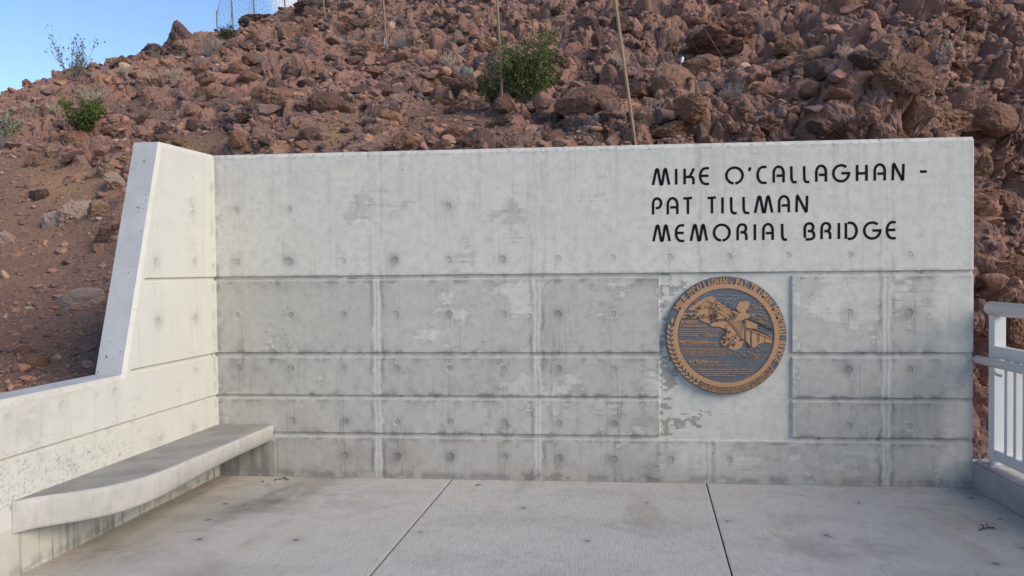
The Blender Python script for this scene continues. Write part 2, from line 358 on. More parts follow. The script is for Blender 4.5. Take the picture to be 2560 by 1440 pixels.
def paint(x, z, holes, joints, seed, base):
    """stains of old cast concrete: cement wash, streaks below the tie holes, halos round the plugs"""
    rng = np.random.default_rng(seed)
    rag = n2(x, z, 14, 14, seed, 5, .6); patch = n2(x, z, 2.3, 2.6, seed+3, 5, .55); fine = n2(x, z, 55, 55, seed+5, 3)
    brush = n2(x, z, 5, 60, seed+8, 4); vert = n2(x, z, 30, 1.6, seed+11, 4); cloud = n2(x, z, 1.1, 1.6, seed+14, 4)
    w = base(x, z)+.9*(patch-.5)+.45*(rag-.5)+.25*(brush-.5)
    jdark = 0*x
    for j in joints:
        d = np.abs(x-j-.03*(n2(x, z, 1, 7, int(j*100), 4)-.5))
        jd = np.exp(-((d-.048-.05*np.clip(rag-.5, 0, 1))/.016)**2); jdark = jdark+jd*sstep(.35, .6, n2(x, z, 9, 5, int(j*31), 3))*.42*np.where(z < 1.74, 1, .4)+np.where(z < 1.74, .42, .12)*np.exp(-(d/.0045)**2)
        w = np.maximum(w, .90-np.where(z < 1.74, .05, .45)*sstep(.42, .58, n2(x, z, 1, 2.2, int(j*77), 3))-np.clip((d-.020-.10*np.clip(rag-.45, 0, 1))/.010, 0, 9))
    soft = n2(x, z, .9, .9, seed+21, 3); wash = np.where(soft > .5, sstep(.46, .54, w), sstep(.36, .66, w))*.85+.15*np.clip(w, 0, 1)
    dk0 = jdark
    halo = sstep(.40, .47, w)*(1-sstep(.47, .55, w))         # darker tide mark round the washed patches
    dk = dk0+.22*halo*sstep(.42, .6, rag)+.16*sstep(.55, .75, cloud)*(1-wash)+.13*sstep(.58, .8, vert)
    dk = dk+.55*sstep(.79, .83, fine)*sstep(.5, .62, patch)
    for (a, b) in holes:
        r = np.hypot(x-a, z-b); k = rng.choice((.4, .7, 1.0, 1.3))*(.3 if (b > 1.8 and a > 2.8) else 1)
        dk = dk+k*.30*np.exp(-(r/.060)**2)*(.5+rag)+.13*(1-sstep(.022, .031, r))+.20*k*np.exp(-((r-.029)/.006)**2)+k*.22*(r < .10)*sstep(.56, .70, rag)*(1-r/.1)
        if rng.random() < .45: wash = np.maximum(wash, np.exp(-((r-.034)/.011)**2)*(rag > .48))
        near = np.abs(x-a) < .15
        if not near.any(): continue
        for q in range(rng.integers(3, 6)):
            ox = rng.normal(0, .05); z1 = b+rng.uniform(-.05, .40); z0 = b-rng.uniform(.1, .45); wd = rng.uniform(.0025, .005)
            wob = .012*(n2(z[near], z[near]*0+a*9+q, 3, 1, seed+q, 3)-.5)+rng.normal(0, .03)*(z[near]-b)
            s = np.exp(-((x[near]-a-ox-wob)/wd)**2)*sstep(z0-.05, z0+.05, z[near])*(1-sstep(z1-.05, z1+.05, z[near]))
            dk[near] += k*rng.uniform(.12, .42)*s*sstep(.3, .6, n2(x[near]*0+q, z[near], 1, 18, seed+q+31, 3))
    return np.clip(wash, 0, 1), dk, dict(rag=rag, patch=patch, fine=fine, brush=brush, vert=vert, cloud=cloud)

wall = empty('memorial_wall', (W/2, 0, 0), 'pale grey cast concrete memorial wall with engraved black lettering and a taller-sided wing, in front of the rocky hill', 'wall')
def main_panel():
    ez = [z+o for g in GROOVES for z, sg in ((g[0], 1), (g[1], -1)) for o in (0, sg*.010)]+[H-.032]
    ex = [RECESS[0], RECESS[0]+.012, RECESS[1], RECESS[1]-.012, W-.008]
    xs = lines(-.045, W, .0068, ex); zs = lines(-.05, H, .0068, ez)
    X, Z_ = np.meshgrid(xs, zs); x, z = X.ravel(), Z_.ravel()
    ins = np.full(x.shape, -1.0)
    for a, b in GROOVES: ins = np.maximum(ins, np.minimum(z-a, b-z))
    ins = np.maximum(ins, np.minimum(np.minimum(x-RECESS[0], RECESS[1]-x), np.minimum(z-RECESS[2], RECESS[3]-z)))
    d = .024*np.clip(ins/.010, 0, 1)
    d = d+np.clip(.032-(H-z), 0, 1)*.8+np.clip(.008-(W-x), 0, 1)
    d = d+.0012*(n2(x, z, 4, 4, 77, 3)-.5)
    d = hole_depth(x, z, HOLES, d)
    inrec = (x > RECESS[0]) & (x < RECESS[1]) & (z > RECESS[2]) & (z < RECESS[3])
    def base(x, z):
        b = .50+.08*sstep(3.2, 4.0, x)*sstep(1.72, 1.8, z)+.24*sstep(1.76, 1.78, z)
        b = b-.16*sstep(1.76, 1.74, z)*(x < 3.85)*(.35+.65*sstep(.2, 1.6, x))-.08*((x > 5) & (z < 1.72))-.10*(z < .35)*(x < 4.2)-.13*((x < 1.44) & (z < 1.72))
        b = b+.35*sstep(6.0, 6.2, x)+.10*sstep(4.5, 5.5, x)*(z < .35)
        b = b+.25*np.exp(-((x-2.72)**2/.03+(z-1.6)**2/.03))+.22*np.exp(-((x-1.60)**2/.015+(z-1.55)**2/.04))+.2*np.exp(-((x-1.85)**2/.03+(z-1.22)**2/.012))
        return b
    wash, dk, n = paint(x, z, HOLES, JOINTS, 21, base)
    gro = sstep(0, .006, ins); wash = np.maximum(wash, .8*gro)
    for a, b in GROOVES:                                      # cement wash and caught light painted pale on the lower arris, grime specks in the channel
        wash = np.maximum(wash, .8*np.exp(-((z-a+.002)/.007)**2)*(n['rag'] > .42)); dk = dk*(1-.6*np.exp(-((z-a)/.012)**2))
        dk = dk+.5*((z > a+.012) & (z < b))*sstep(.66, .72, n2(x, z, 26, 60, 40, 3))*sstep(.5, .6, n2(x, z, .9, .1, 41, 2))
        dk = dk+.32*np.exp(-((z-b-.006)/.010)**2)*sstep(.4, .65, n['rag'])+.22*np.exp(-np.clip(a-.02-z, 0, 9)/.012)*(z < a-.012)*sstep(.45, .6, n['rag'])
    zb = np.array([-.05]+[(a+b)/2 for a, b in GROOVES[::-1]]+[3.0]); xb = np.array([-1]+JOINTS+[9.]); xb[3] = 3.852
    bi = np.searchsorted(zb, z)-1; xi = np.searchsorted(xb, x)-1
    tone = np.random.default_rng(5).random((6, 6))[np.clip(bi, 0, 5), np.clip(xi, 0, 5)]
    ez_ = np.minimum(np.abs(z-zb[np.clip(bi, 0, 5)]), np.abs(zb[np.clip(bi+1, 0, 5)]-z)); ex_ = np.minimum(np.abs(x-xb[np.clip(xi, 0, 5)]), np.abs(xb[np.clip(xi+1, 0, 5)]-x))
    low = z < 1.74; e_ = np.minimum(ez_-.02, ex_)
    dk = dk+low*(.0+.10*tone)*(1-.5*wash)+low*.34*np.exp(-np.clip(e_, 0, 1)/.055)*sstep(.42, .62, n['rag'])*(1-.6*wash)
    dk = np.where(inrec, 0, dk); wash = np.where(inrec, .72+.28*n['brush'], wash)
    # flaked grime around the plaque: left margin, below it
    m = sstep(4.06, 3.88, x)*.55+.65*np.exp(-((x-4.12)**2/.03+(z-1.60)**2/.012))+.62*np.exp(-((x-4.15)**2/.09+(z-.52)**2/.010))+.75*np.exp(-((x-3.94)**2/.004+(z-.90)**2/.008))
    fl = n2(x, z, 22, 40, 51, 4, .62)
    dk = np.where(inrec & (ins > .004), np.maximum(dk, .62*sstep(.56, .585, fl*.66+.36*m)), dk)
    dk = dk+.40*np.exp(-((x-2.30)**2/900+(z-.03)**2/.0009))*sstep(.35, .6, n['rag'])
    dk = dk+.35*np.exp(-((x-1.60)**2/.002+(z-1.885)**2/.004))*(.3+n['rag'])*1.6
    lower = (1-sstep(.02, .15+.12*n['patch'], z)); warm = .45*lower*sstep(.35, .7, n['patch'])
    warm = warm+.16*sstep(.5, .7, n['cloud'])*(1-wash)*(z < 1.72)
    warm = warm+.32*np.exp(-((x-3.65)**2/.09+(z-.52)**2/.012))
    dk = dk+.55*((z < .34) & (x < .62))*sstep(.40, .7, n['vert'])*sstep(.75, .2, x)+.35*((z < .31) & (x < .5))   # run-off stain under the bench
    dk = dk+.30*np.exp(-((x-.30)**2/.05+(z-.93)**2/.03))*(.4+n['rag'])
    dk = dk+.35*np.exp(-(x/.05)**2)*sstep(.45, .62, n['rag'])
    run = n2(x, z, 26, .35, 90, 4); dk = dk+.20*sstep(.60, .78, run)*np.clip((z-2.1)/.7, 0, 1)*(n['rag']*.8+.3)+.30*((z > H-.05) & (n['fine'] > .62))+.28*np.exp(-((x-.24)**2/.0035+(z-2.55)**2/.02))*sstep(.4, .7, n2(x, z, 40, 3, 91, 3))
    dk = np.clip(dk, 0, .8)
    V = np.stack([x, d, z], -1); i = np.arange(len(x)).reshape(X.shape)
    Q = np.stack([i[:-1, :-1], i[:-1, 1:], i[1:, 1:], i[1:, :-1]], -1).reshape(-1, 4)
    A = {'wash': wash, 'dark': np.clip(dk, 0, .8), 'warm': np.clip(warm, 0, .6)}
    # body behind the face: top, end and back
    T = .30; nb = len(V)
    ring = np.concatenate([i[:, -1], i[-1][::-1], i[:, 0][::-1]]); bk = V[ring].copy(); bk[:, 1] = T
    V = np.concatenate([V, bk]); k = np.arange(len(ring))+nb
    Q2 = np.stack([ring[:-1], k[:-1], k[1:], ring[1:]], -1)
    c = np.array([[-.045, T, -.05], [W, T, -.05], [W, T, H], [-.045, T, H]]); nc = len(V); V = np.concatenate([V, c])
    Q = np.concatenate([Q, Q2, [[nc+1, nc, nc+3, nc+2]]])
    for kk in A: A[kk] = np.concatenate([A[kk], np.full(len(V)-nb, .5 if kk == 'wash' else 0)])
    return link('main_panel', np_mesh('main_panel', V, Q, None, True, A), M['conc'], wall)
mp = main_panel()

WA = R(3); WD = np.array([-math.sin(WA), -math.cos(WA), 0]); WNRM = np.array([math.cos(WA), -math.sin(WA), 0])
PAR, S0, S1, TH = 1.065, .812, 1.322, .205
def wing_panel():
    ztop = lambda s: np.where(s < S0, H-.01*s, np.where(s < S1, H-.01+(PAR-H+.01)*(s-S0)/(S1-S0), PAR))
    ez = [z+o for g in GROOVES[:3] for z, sg in ((g[0], 1), (g[1], -1)) for o in (0, sg*.010)]
    ss = np.unique(np.concatenate([lines(0, 2.7, .009, [S0, S1]), np.linspace(2.7, 5.5, 90)]).round(5)); zs = lines(-.05, H, .009, ez+[PAR])
    S, Z_ = np.meshgrid(ss, zs); zt = ztop(S); Zc = np.minimum(Z_, zt)
    s, z = S.ravel(), Zc.ravel()
    ins = np.full(s.shape, -1.0)
    sl = np.array([S1-S0, PAR-H]); sl = sl/np.linalg.norm(sl)
    dslant = np.where(z > PAR-.02, -((s-S0)*(-sl[1])+(z-H)*sl[0]), 9)        # distance inside the sloping edge
    for q, (a, b) in enumerate(GROOVES[:3]):
        g = np.minimum(z-a, b-z)
        if q < 2: g = np.minimum(g, dslant-.075)
        ins = np.maximum(ins, g)
    d = .022*np.clip(ins/.010, 0, 1)
    dtop = np.minimum(np.where(s < S0+.01, ztop(s)-z, 9), np.where(s > S1-.02, PAR-z, 9))
    e = np.minimum(dtop, dslant); d = d+np.clip(.034-np.maximum(e, 0), 0, 1)*.55
    holes = [(.347, 2.29), (.345, 1.887), (.888, 1.882), (.345, 1.416), (.888, 1.425), (.342, .967), (1.42, .956), (.41, .50), (.865, .51), (1.95, .95), (2.4, .95)]
    d = hole_depth(s, z, holes, d)
    wash, dk, n = paint(s, z, holes, [], 63, lambda s, z: .62+.1*sstep(1.0, 1.1, z))
    dk = dk*.62
    dk = dk+.55*sstep(.68, .73, n2(s, z, 85, 85, 70, 2))*np.exp(-np.clip(z-.46-.12*(s-.6), 0, 9)/.09)*sstep(.9, 1.5, s)*(z > .40)   # bug holes above the bench
    dk = dk+.45*sstep(.70, .76, n2(s, z, 80, 50, 73, 2))*np.exp(-((s-.36)**2/.01+(z-2.4)**2/.12))
    dk = dk+.45*np.exp(-((z-.03)/.045)**2)*sstep(.42, .6, n['rag'])+.40*((z < .27) & (s < 2.4))*sstep(.5, .75, n['vert'])
    warm = .40*(z < .30)*sstep(.3, .7, n['patch'])+.20*sstep(.5, .7, n['cloud'])*(z < 1.05)+.30*np.exp(-((z-PAR+.03)/.03)**2)*sstep(.45, .6, n['rag'])*(s > S1)
    dk = dk+.30*np.exp(-((s-.05)/.03)**2)*sstep(.5, .62, n['rag'])
    P = WD[None]*s[:, None]-WNRM[None]*d[:, None]; P[:, 2] = z
    i = np.arange(len(s)).reshape(S.shape); Q = np.stack([i[:-1, 1:], i[:-1, :-1], i[1:, :-1], i[1:, 1:]], -1).reshape(-1, 4)
    area = np.linalg.norm(np.cross(P[Q[:, 2]]-P[Q[:, 0]], P[Q[:, 3]]-P[Q[:, 1]]), axis=1); Q = Q[area > 1e-9]
    A = {'wash': wash, 'dark': np.clip(dk, 0, .75), 'warm': np.clip(warm, 0, .55)}
    top = i[-1]; nb = len(P); bk = P[top].copy(); bk = bk-WNRM*TH; bk2 = bk.copy(); bk2[:, 2] = -.05
    V = np.concatenate([P, P[top], bk, bk2]); n_ = len(top); a0 = np.arange(n_)+nb; b0 = a0+n_; c0 = b0+n_
    QT = np.stack([a0[:-1], a0[1:], b0[1:], b0[:-1]], -1); QB = np.stack([b0[:-1], b0[1:], c0[1:], c0[:-1]], -1)
    for kk in A: A[kk] = np.concatenate([A[kk], np.zeros(len(V)-nb)])
    mats = np.concatenate([np.zeros(len(Q)), np.ones(len(QT)+len(QB))])
    o = link('wing_wall', np_mesh('wing_wall', V, np.concatenate([Q, QT, QB]), None, True, A, mats), [M['wing'], M['edge']], wall)
    return o
wp = wing_panel()
for o in (mp, wp):
    o.data.polygons.foreach_set('use_smooth', np.zeros(len(o.data.polygons), bool))

# engraved lettering ---------------------------------------------------
def arc(cx, cy, rx, ry, a0, a1, n=12):
    return [(cx+rx*math.cos(R(a0+(a1-a0)*k/n)), cy+ry*math.sin(R(a0+(a1-a0)*k/n))) for k in range(n+1)]
GL = {
 'M': [[(0, 0), (.20, .97), (.26, 1), (.31, .95), (.47, .05), (.52, 0.02), (.57, .05), (.71, .95), (.76, 1), (.81, .96), (1, 0)]],
 'I': [[(.5, 0), (.5, 1)]], "'": [[(.8, 1), (.3, .0)]], '-': [[(0, .5), (1, .5)]],
 'K': [[(0, 0), (0, 1)], [(.02, .47), (.45, .47), (.62, .55), (1, 1)], [(.45, .47), (.72, .46)]+arc(.72, .28, .24, .18, 90, 0)+[(.96, 0)]],
 'E': [[(1, 1), (.75, 1)]+arc(.62, .5, .62, .5, 90, 270, 18)+[(1, 0)], [(.03, .52), (.95, .52)]],
 'O': [arc(.5, .5, .5, .5, -85, 264, 40)],
 'C': [[(1, 1), (.75, 1)]+arc(.6, .5, .6, .5, 92, 268, 18)+[(.75, 0), (1, 0)]],
 'A': [[(0, 0), (0, .6)]+arc(.5, .6, .5, .4, 180, 0, 18)+[(1, .6), (1, 0)], [(.97, .43), (.27, .43)]],
 'L': [[(0, 1), (.03, .3)]+arc(.5, .3, .47, .3, 180, 270)+[(1, 0)]],
 'G': [arc(.5, .5, .5, .5, 48, 355, 34)+[(1, .5), (.52, .5)]],
 'H': [[(0, 0), (0, 1)], [(1, 0), (1, 1)], [(.12, .47), (.98, .47)]],
 'N': [[(0, 0), (.04, .95), (.10, 1), (.16, .95), (.88, .03), (.95, .05), (1, 1)]],
 'P': [[(0, 0), (0, .65)]+arc(.45, .66, .45, .34, 180, 90)+arc(.55, .70, .45, .30, 90, -90)+[(.32, .40)]],
 'T': [[(.52, 0), (.52, .98)], [(0, .97), (1, 1)]],
 'R': [[(0, 0), (0, .62)]+arc(.45, .64, .45, .36, 180, 90)+arc(.55, .75, .40, .25, 90, -90)+[(.32, .5)], [(.55, .5)]+arc(.62, .24, .36, .26, 90, 0)+[(.98, 0)]],
 'B': [[(.02, .1), (0, .62)]+arc(.45, .66, .45, .34, 180, 90)+arc(.55, .76, .35, .24, 90, -90)+[(.32, .52)], [(.55, .52)]+arc(.58, .26, .42, .26, 90, -90)+[(.1, 0)]],
 'D': [[(0, 0), (0, 1)], [(.18, 1), (.42, 1)]+arc(.42, .5, .58, .5, 90, -90, 18)+[(.18, 0)]],
}
def ribbon(mb, pts, w, y0, y1, place=None):
    """a flat stroke of width w in the XZ plane, y0 front and y1 back"""
    P = np.array(pts, float); keep = [0]+[k for k in range(1, len(P)) if np.linalg.norm(P[k]-P[k-1]) > 1e-5]; P = P[keep]
    if len(P) < 2: return
    T = np.diff(P, axis=0); T /= np.linalg.norm(T, axis=1)[:, None]; N = np.stack([-T[:, 1], T[:, 0]], -1)
    A = np.zeros_like(P); A[0], A[-1] = N[0], N[-1]
    for k in range(1, len(P)-1):
        b = N[k-1]+N[k]; b /= np.linalg.norm(b)+1e-9; A[k] = b/max(.5, b@N[k])
    L, Rr = P+A*w/2, P-A*w/2; n = len(P)
    V = [(x, y0, z) for x, z in L]+[(x, y0, z) for x, z in Rr]+[(x, y1, z) for x, z in L]+[(x, y1, z) for x, z in Rr]
    if place: V = [place(v) for v in V]
    Q = []
    for k in range(n-1):
        Q += [(k, n+k, n+k+1, k+1), (k, k+1, 2*n+k+1, 2*n+k), (n+k, 3*n+k, 3*n+k+1, n+k+1)]
    Q += [(0, 2*n, 3*n, n), (n-1, 2*n-1, 4*n-1, 3*n-1)]
    mb.add(V, Q)
LINES = [(2.485, 2.6275, [('M', 3.801, 3.954), ('I', 3.993, 4.01), ('K', 4.06, 4.156), ('E', 4.187, 4.279), ('O', 4.399, 4.551), ("'", 4.588, 4.607), ('C', 4.651, 4.744), ('A', 4.78, 4.879), ('L', 4.92, 4.984), ('L', 5.022, 5.084), ('A', 5.119, 5.215), ('G', 5.253, 5.396), ('H', 5.44, 5.534), ('A', 5.578, 5.676), ('N', 5.718, 5.822), ('-', 5.941, 5.992)]),
 (2.240, 2.3845, [('P', 3.80, 3.887), ('A', 3.921, 4.02), ('T', 4.05, 4.14), ('T', 4.247, 4.334), ('I', 4.369, 4.386), ('L', 4.437, 4.503), ('L', 4.537, 4.603), ('M', 4.63, 4.788), ('A', 4.823, 4.92), ('N', 4.961, 5.066)]),
 (2.016, 2.1585, [('M', 3.802, 3.956), ('E', 3.987, 4.075), ('M', 4.109, 4.26), ('O', 4.297, 4.444), ('R', 4.489, 4.581), ('I', 4.63, 4.646), ('A', 4.696, 4.791), ('L', 4.846, 4.906), ('B', 5.026, 5.122), ('R', 5.16, 5.25), ('I', 5.299, 5.315), ('D', 5.352, 5.456), ('G', 5.496, 5.641), ('E', 5.673, 5.762)])]
SW = .0208
for z0, z1, L in LINES:
    mb = MB()
    for c, xa, xb in L:
        zl, zh = z0+SW*.0, z1
        if c == "'": zl = z0+(z1-z0)*.70
        xa2, xb2 = xa+SW/2, xb-SW/2
        if c == '-': xa2, xb2 = xa, xb
        yo = .0
        for st in GL[c]:
            pts = [(xa2+(xb2-xa2)*p[0] if xb2 > xa2+.004 else (xa+xb)/2+(p[0]-.5)*.012, zl+SW*.3+(zh-zl-SW*.6)*p[1]) for p in st]
            ribbon(mb, pts, SW, -.0022-.0002*(GL[c].index(st)), .004)
    mb.build('engraved_lettering', M['letter'], wall)

# ------------------------------------------------------------------ bench
def smooth_curve(P, n=10):
    P = np.array(P, float); out_ = []
    for k in range(len(P)-1):
        a, b, c, d = P[max(k-1, 0)], P[k], P[k+1], P[min(k+2, len(P)-1)]
        for t in np.linspace(0, 1, n, endpoint=False):
            out_.append(.5*((2*b)+(c-a)*t+(2*a-5*b+4*c-d)*t*t+(3*b-a-3*c+d)*t**3))
    out_.append(P[-1]); return np.array(out_)
def bench():
    o = empty('concrete_bench', (.15, -1.1, .26), 'long curved concrete bench slab cantilevered from the wing wall, worn dark on top', 'bench')
    front = smooth_curve([(.505, -.002), (.490, -.25), (.456, -.76), (.424, -1.25), (.396, -1.60), (.345, -1.84), (.262, -2.01), (.150, -2.13), (.03, -2.225), (-.05, -2.295), (-.124, -2.39)], 9)
    back = np.array([(WD[0]*-p[1]/-WD[1]*-1 if False else WD[0]*(-p[1])/(-WD[1])-.004, p[1]) for p in front])
    prof = [(0, .455, 0), (-.040, .4548, 0), (-.018, .4515, 0), (-.005, .442, 1), (0, .422, 1), (-.010, .36, 1), (-.026, .322, 1), (-.040, .309, 1), (-.07, .305, 1)]
    nrm = np.gradient(front, axis=0); nrm = np.stack([-nrm[:, 1], nrm[:, 0]], -1); nrm /= np.linalg.norm(nrm, axis=1)[:, None]
    if nrm[3, 0] < 0: nrm = -nrm
    m = len(front); V = []
    for k in range(m):
        f = min(1, np.linalg.norm(front[k]-back[k])/.08)
        V.append((back[k][0], back[k][1], .455))
        te = float(sstep(.5, 2.3, -front[k][1]))
        for q, (oo, z, _) in enumerate(prof[1:]):
            oo2 = oo*(1-.8*te) if q > 3 else oo; z2 = z-te*.043*max(0, (.425-z)/.12)
            V.append((front[k][0]+nrm[k][0]*oo2*f, front[k][1]+nrm[k][1]*oo2*f, z2))
        V.append((back[k][0], back[k][1], .262))
    c = len(prof)+1; Qt, Qs = [], []
    for k in range(m-1):
        for q in range(c-1):
            (Qt if q < 2 else Qs).append((k*c+q, k*c+q+1, (k+1)*c+q+1, (k+1)*c+q))
    cap = [(0+0, 1, 2), ]
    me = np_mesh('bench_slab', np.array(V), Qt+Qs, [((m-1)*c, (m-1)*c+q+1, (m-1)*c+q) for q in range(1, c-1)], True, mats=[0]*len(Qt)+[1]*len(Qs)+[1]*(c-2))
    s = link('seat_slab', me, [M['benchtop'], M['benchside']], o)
bench()

# ------------------------------------------------------------------ bronze plaque
PX, PZ, PR = 4.395, 1.235, .490
FONT_CACHE = {}
def glyphs(txt, size=1.0):
    if txt in FONT_CACHE: return FONT_CACHE[txt]
    cu = bpy.data.curves.new('t', 'FONT'); cu.body = txt; cu.size = 1.0; cu.extrude = 0; cu.resolution_u = 3; cu.offset = .042
    ob = bpy.data.objects.new('t', cu); col.objects.link(ob); bpy.context.view_layer.update()
    me = ob.to_mesh(); V = np.array([v.co[:2] for v in me.vertices]) if len(me.vertices) else np.zeros((0, 2)); F = [tuple(p.vertices) for p in me.polygons]
    ob.to_mesh_clear(); bpy.data.objects.remove(ob); bpy.data.curves.remove(cu)
    FONT_CACHE[txt] = (V, F); return V, F
def put(mb, V2, F, y0, y1):
    """raise a flat outline: front face at y0 and side walls back to y1"""
    n = len(V2)
    if n == 0: return
    V = [(x, y0, z) for x, z in V2]+[(x, y1, z) for x, z in V2]
    E = {}
    for f in F:
        for a, b in zip(f, f[1:]+f[:1]): E[(a, b)] = 1
    q = [(a, b, b+n, a+n) for (a, b) in E if (b, a) not in E]
    mb.add(V, q+[f for f in F if len(f) == 4], [f for f in F if len(f) == 3])
def text_line(mb, txt, x0, z0, h, width, y0, y1):
    V, F = glyphs(txt); V = V.copy(); hh = .72
    V[:, 0] = (V[:, 0]-V[:, 0].min())/(V[:, 0].max()-V[:, 0].min())*width+x0; V[:, 1] = V[:, 1]/hh*h+z0
    put(mb, V, F, y0, y1)
def text_arc(mb, txt, a0, a1, r, h, y0, y1, inward=False, bold=1.0):
    wd = []
    for c in txt: wd.append(.42 if c == ' ' else (.3 if c in "I'.,-" else (.78 if c in 'MW' else .56)))
    tot = sum(wd); pos = 0
    for c, w in zip(txt, wd):
        a = a0+(a1-a0)*(pos+w/2)/tot; pos += w
        if c == ' ': continue
        V, F = glyphs(c); V = V.copy(); cw = abs(R(a1-a0))*r*PR*w/tot*.96
        lo, hi = V[:, 0].min(), V[:, 0].max(); V[:, 0] = ((V[:, 0]-(lo+hi)/2)/(hi-lo))*cw; V[:, 1] = V[:, 1]/.72*h*PR
        ca, sa = math.cos(R(a)), math.sin(R(a))
        if not inward: xx = r*PR*ca+V[:, 0]*sa+V[:, 1]*ca; zz = r*PR*sa-V[:, 0]*ca+V[:, 1]*sa
        else: xx = r*PR*ca-V[:, 0]*sa-V[:, 1]*ca; zz = r*PR*sa+V[:, 0]*ca-V[:, 1]*sa
        put(mb, np.stack([xx+PX, zz+PZ], -1), F, y0, y1)
def pl(x, y): return (PX+(x-856)/612*PR, PZ+(715-y)/588*PR)      # plaque drawing units
def plaque():
    o = empty('memorial_plaque', (PX, 0, PZ), 'large round bronze plaque with copper lettering and bridge relief on the concrete wall', 'plaque')
    yb, yf = .020, -.022
    mb = MB(); N = 128; prof = [(1.0, yb), (1.0, yf+.006), (.992, yf), (.985, yf), (.0, yf)]; V = []
    for r, y in prof: V += [(PX+r*PR*math.cos(2*math.pi*k/N), y, PZ+r*PR*math.sin(2*math.pi*k/N)) for k in range(N)]
    mb.add(V, [(j*N+k, j*N+(k+1) % N, (j+1)*N+(k+1) % N, (j+1)*N+k) for j in range(len(prof)-1) for k in range(N)])
    mb.build('base_disc', M['patina'], o)
    mb = MB(); prof = [(.875, yf), (.873, yf-.009), (.800, yf-.009), (.797, yf)]; V = []
    for r, y in prof: V += [(PX+r*PR*math.cos(2*math.pi*k/N), y, PZ+r*PR*math.sin(2*math.pi*k/N)) for k in range(N)]
    mb.add(V, [(j*N+k, j*N+(k+1) % N, (j+1)*N+(k+1) % N, (j+1)*N+k) for j in range(len(prof)-1) for k in range(N)])
    mb.build('raised_ring', M['copper'], o)
    mb = MB(); text_arc(mb, "MIKE O'CALLAGHAN - PAT TILLMAN MEMORIAL BRIDGE", 151.5, -28.5, .862, .122, yf-.0085, yf)
    mb.build('rim_lettering', M['copper'], o); mb = MB()
    text_arc(mb, 'MAY ALL WHO CROSS THE CANYON ON THIS MEMORIAL BRIDGE DRAW FROM THE MEMORY WITH THE', 243, 326, .925, .042, yf-.006, yf, True)
    mb.build('verse_line', M['copper'], o); mb = MB()
    text_arc(mb, 'STRENGTH AND INSPIRATION FOUND IN THE HIGH IDEALS AND HEROIC DEEDS OF THESE EXTRAORDINARY MEN', 244, 325, .978, .042, yf-.006, yf, True)
    mb.build('verse_line', M['copper'], o)
    # laurel: leaves in two rows
    mb = MB()
    def leaf(a, r, tilt, L, wd):
        ax = R(a); cx, cz = r*math.cos(ax), r*math.sin(ax); d = ax-math.pi/2+tilt; dx, dz = math.cos(d), math.sin(d)
        pts = []
        for t in np.linspace(0, 1, 7): pts.append((t, math.sin(math.pi*t**.85)))
        up = [(t, w) for t, w in pts]; dn = [(t, -w) for t, w in pts[1:-1]][::-1]
        V2 = [(PX+PR*(cx+dx*(t-.5)*L-dz*w*wd), PZ+PR*(cz+dz*(t-.5)*L+dx*w*wd)) for t, w in up+dn]
        V = [(x, yf-.008, z) for x, z in V2]+[(x, yf, z) for x, z in V2]+[(sum(p[0] for p in V2)/len(V2), yf-.009, sum(p[1] for p in V2)/len(V2))]
        n = len(V2); mb.add(V, [(k, (k+1) % n, n+(k+1) % n, n+k) for k in range(n)], [(k, 2*n, (k+1) % n) for k in range(n)])
    leaf(163.5, .925, .1, .105, .024)
    for k in range(14):
        a = 171+k*5.15; leaf(a, .955, .62, .10, .021); leaf(a+.6, .885, -.62, .10, .021)
    mb.build('laurel_branch', M['copper'], o)
    # landscape relief
    OUT = [(405, 535), (425, 490), (560, 490), (590, 476), (520, 466), (468, 452), (520, 425), (575, 385), (625, 358), (660, 338), (700, 322), (742, 338), (800, 388), (870, 438), (930, 468), (985, 480), (962, 445), (975, 410), (1000, 375), (1030, 382), (1060, 368), (1100, 392),
           (1085, 440), (1055, 468), (1060, 492), (1112, 512), (1088, 532), (1075, 548), (1180, 600), (1170, 650), (1100, 640), (1230, 690), (1325, 720), (1318, 790), (1250, 780), (1180, 800), (1150, 830), (1105, 830), (1080, 790), (1035, 770), (1020, 820), (985, 848), (930, 862), (880, 838), (900, 805), (820, 822), (802, 772), (835, 720), (862, 690), (858, 655), (800, 630), (742, 624), (702, 618), (690, 592), (640, 578), (602, 562), (588, 542), (500, 545)]
    V2 = [pl(*p) for p in OUT]; F = [tuple(t) for t in tessellate_polygon([[Vector((x, z, 0)) for x, z in V2]])]
    area = sum(V2[k][0]*V2[(k+1) % len(V2)][1]-V2[(k+1) % len(V2)][0]*V2[k][1] for k in range(len(V2)))
    F = [t if ((V2[t[1]][0]-V2[t[0]][0])*(V2[t[2]][1]-V2[t[0]][1])-(V2[t[1]][1]-V2[t[0]][1])*(V2[t[2]][0]-V2[t[0]][0])) > 0 else t[::-1] for t in F]
    mb = MB(); put(mb, V2, F, yf-.007, yf)
    rng = random.Random(4)
    for k in range(170):                                      # broken rock strokes around the mass
        zone = rng.choice([(470, 650, 370, 470), (520, 650, 350, 460), (1060, 1240, 380, 470), (1060, 1260, 500, 560), (1160, 1320, 560, 640), (920, 1260, 800, 920), (1050, 1180, 900, 950)])
        x, y = rng.uniform(zone[0], zone[1]), rng.uniform(zone[2], zone[3]); w = rng.uniform(12, 50)
        ribbon(mb, [pl(x, y), pl(x+w*.5, y+rng.uniform(-9, 9)), pl(x+w, y+rng.uniform(-4, 16))], rng.uniform(.0012, .0042), yf-.0055-.000006*k, yf)
    mb.build('landscape_relief', M['copper'], o)
    mb = MB(); k = 0
    def dl(pts, w):
        nonlocal k; k += 1; ribbon(mb, [pl(*p) for p in pts], w, yf-.0078-.00003*k, yf-.003)
    A1 = arc(790, 930, 0, 0, 0, 1, 1)
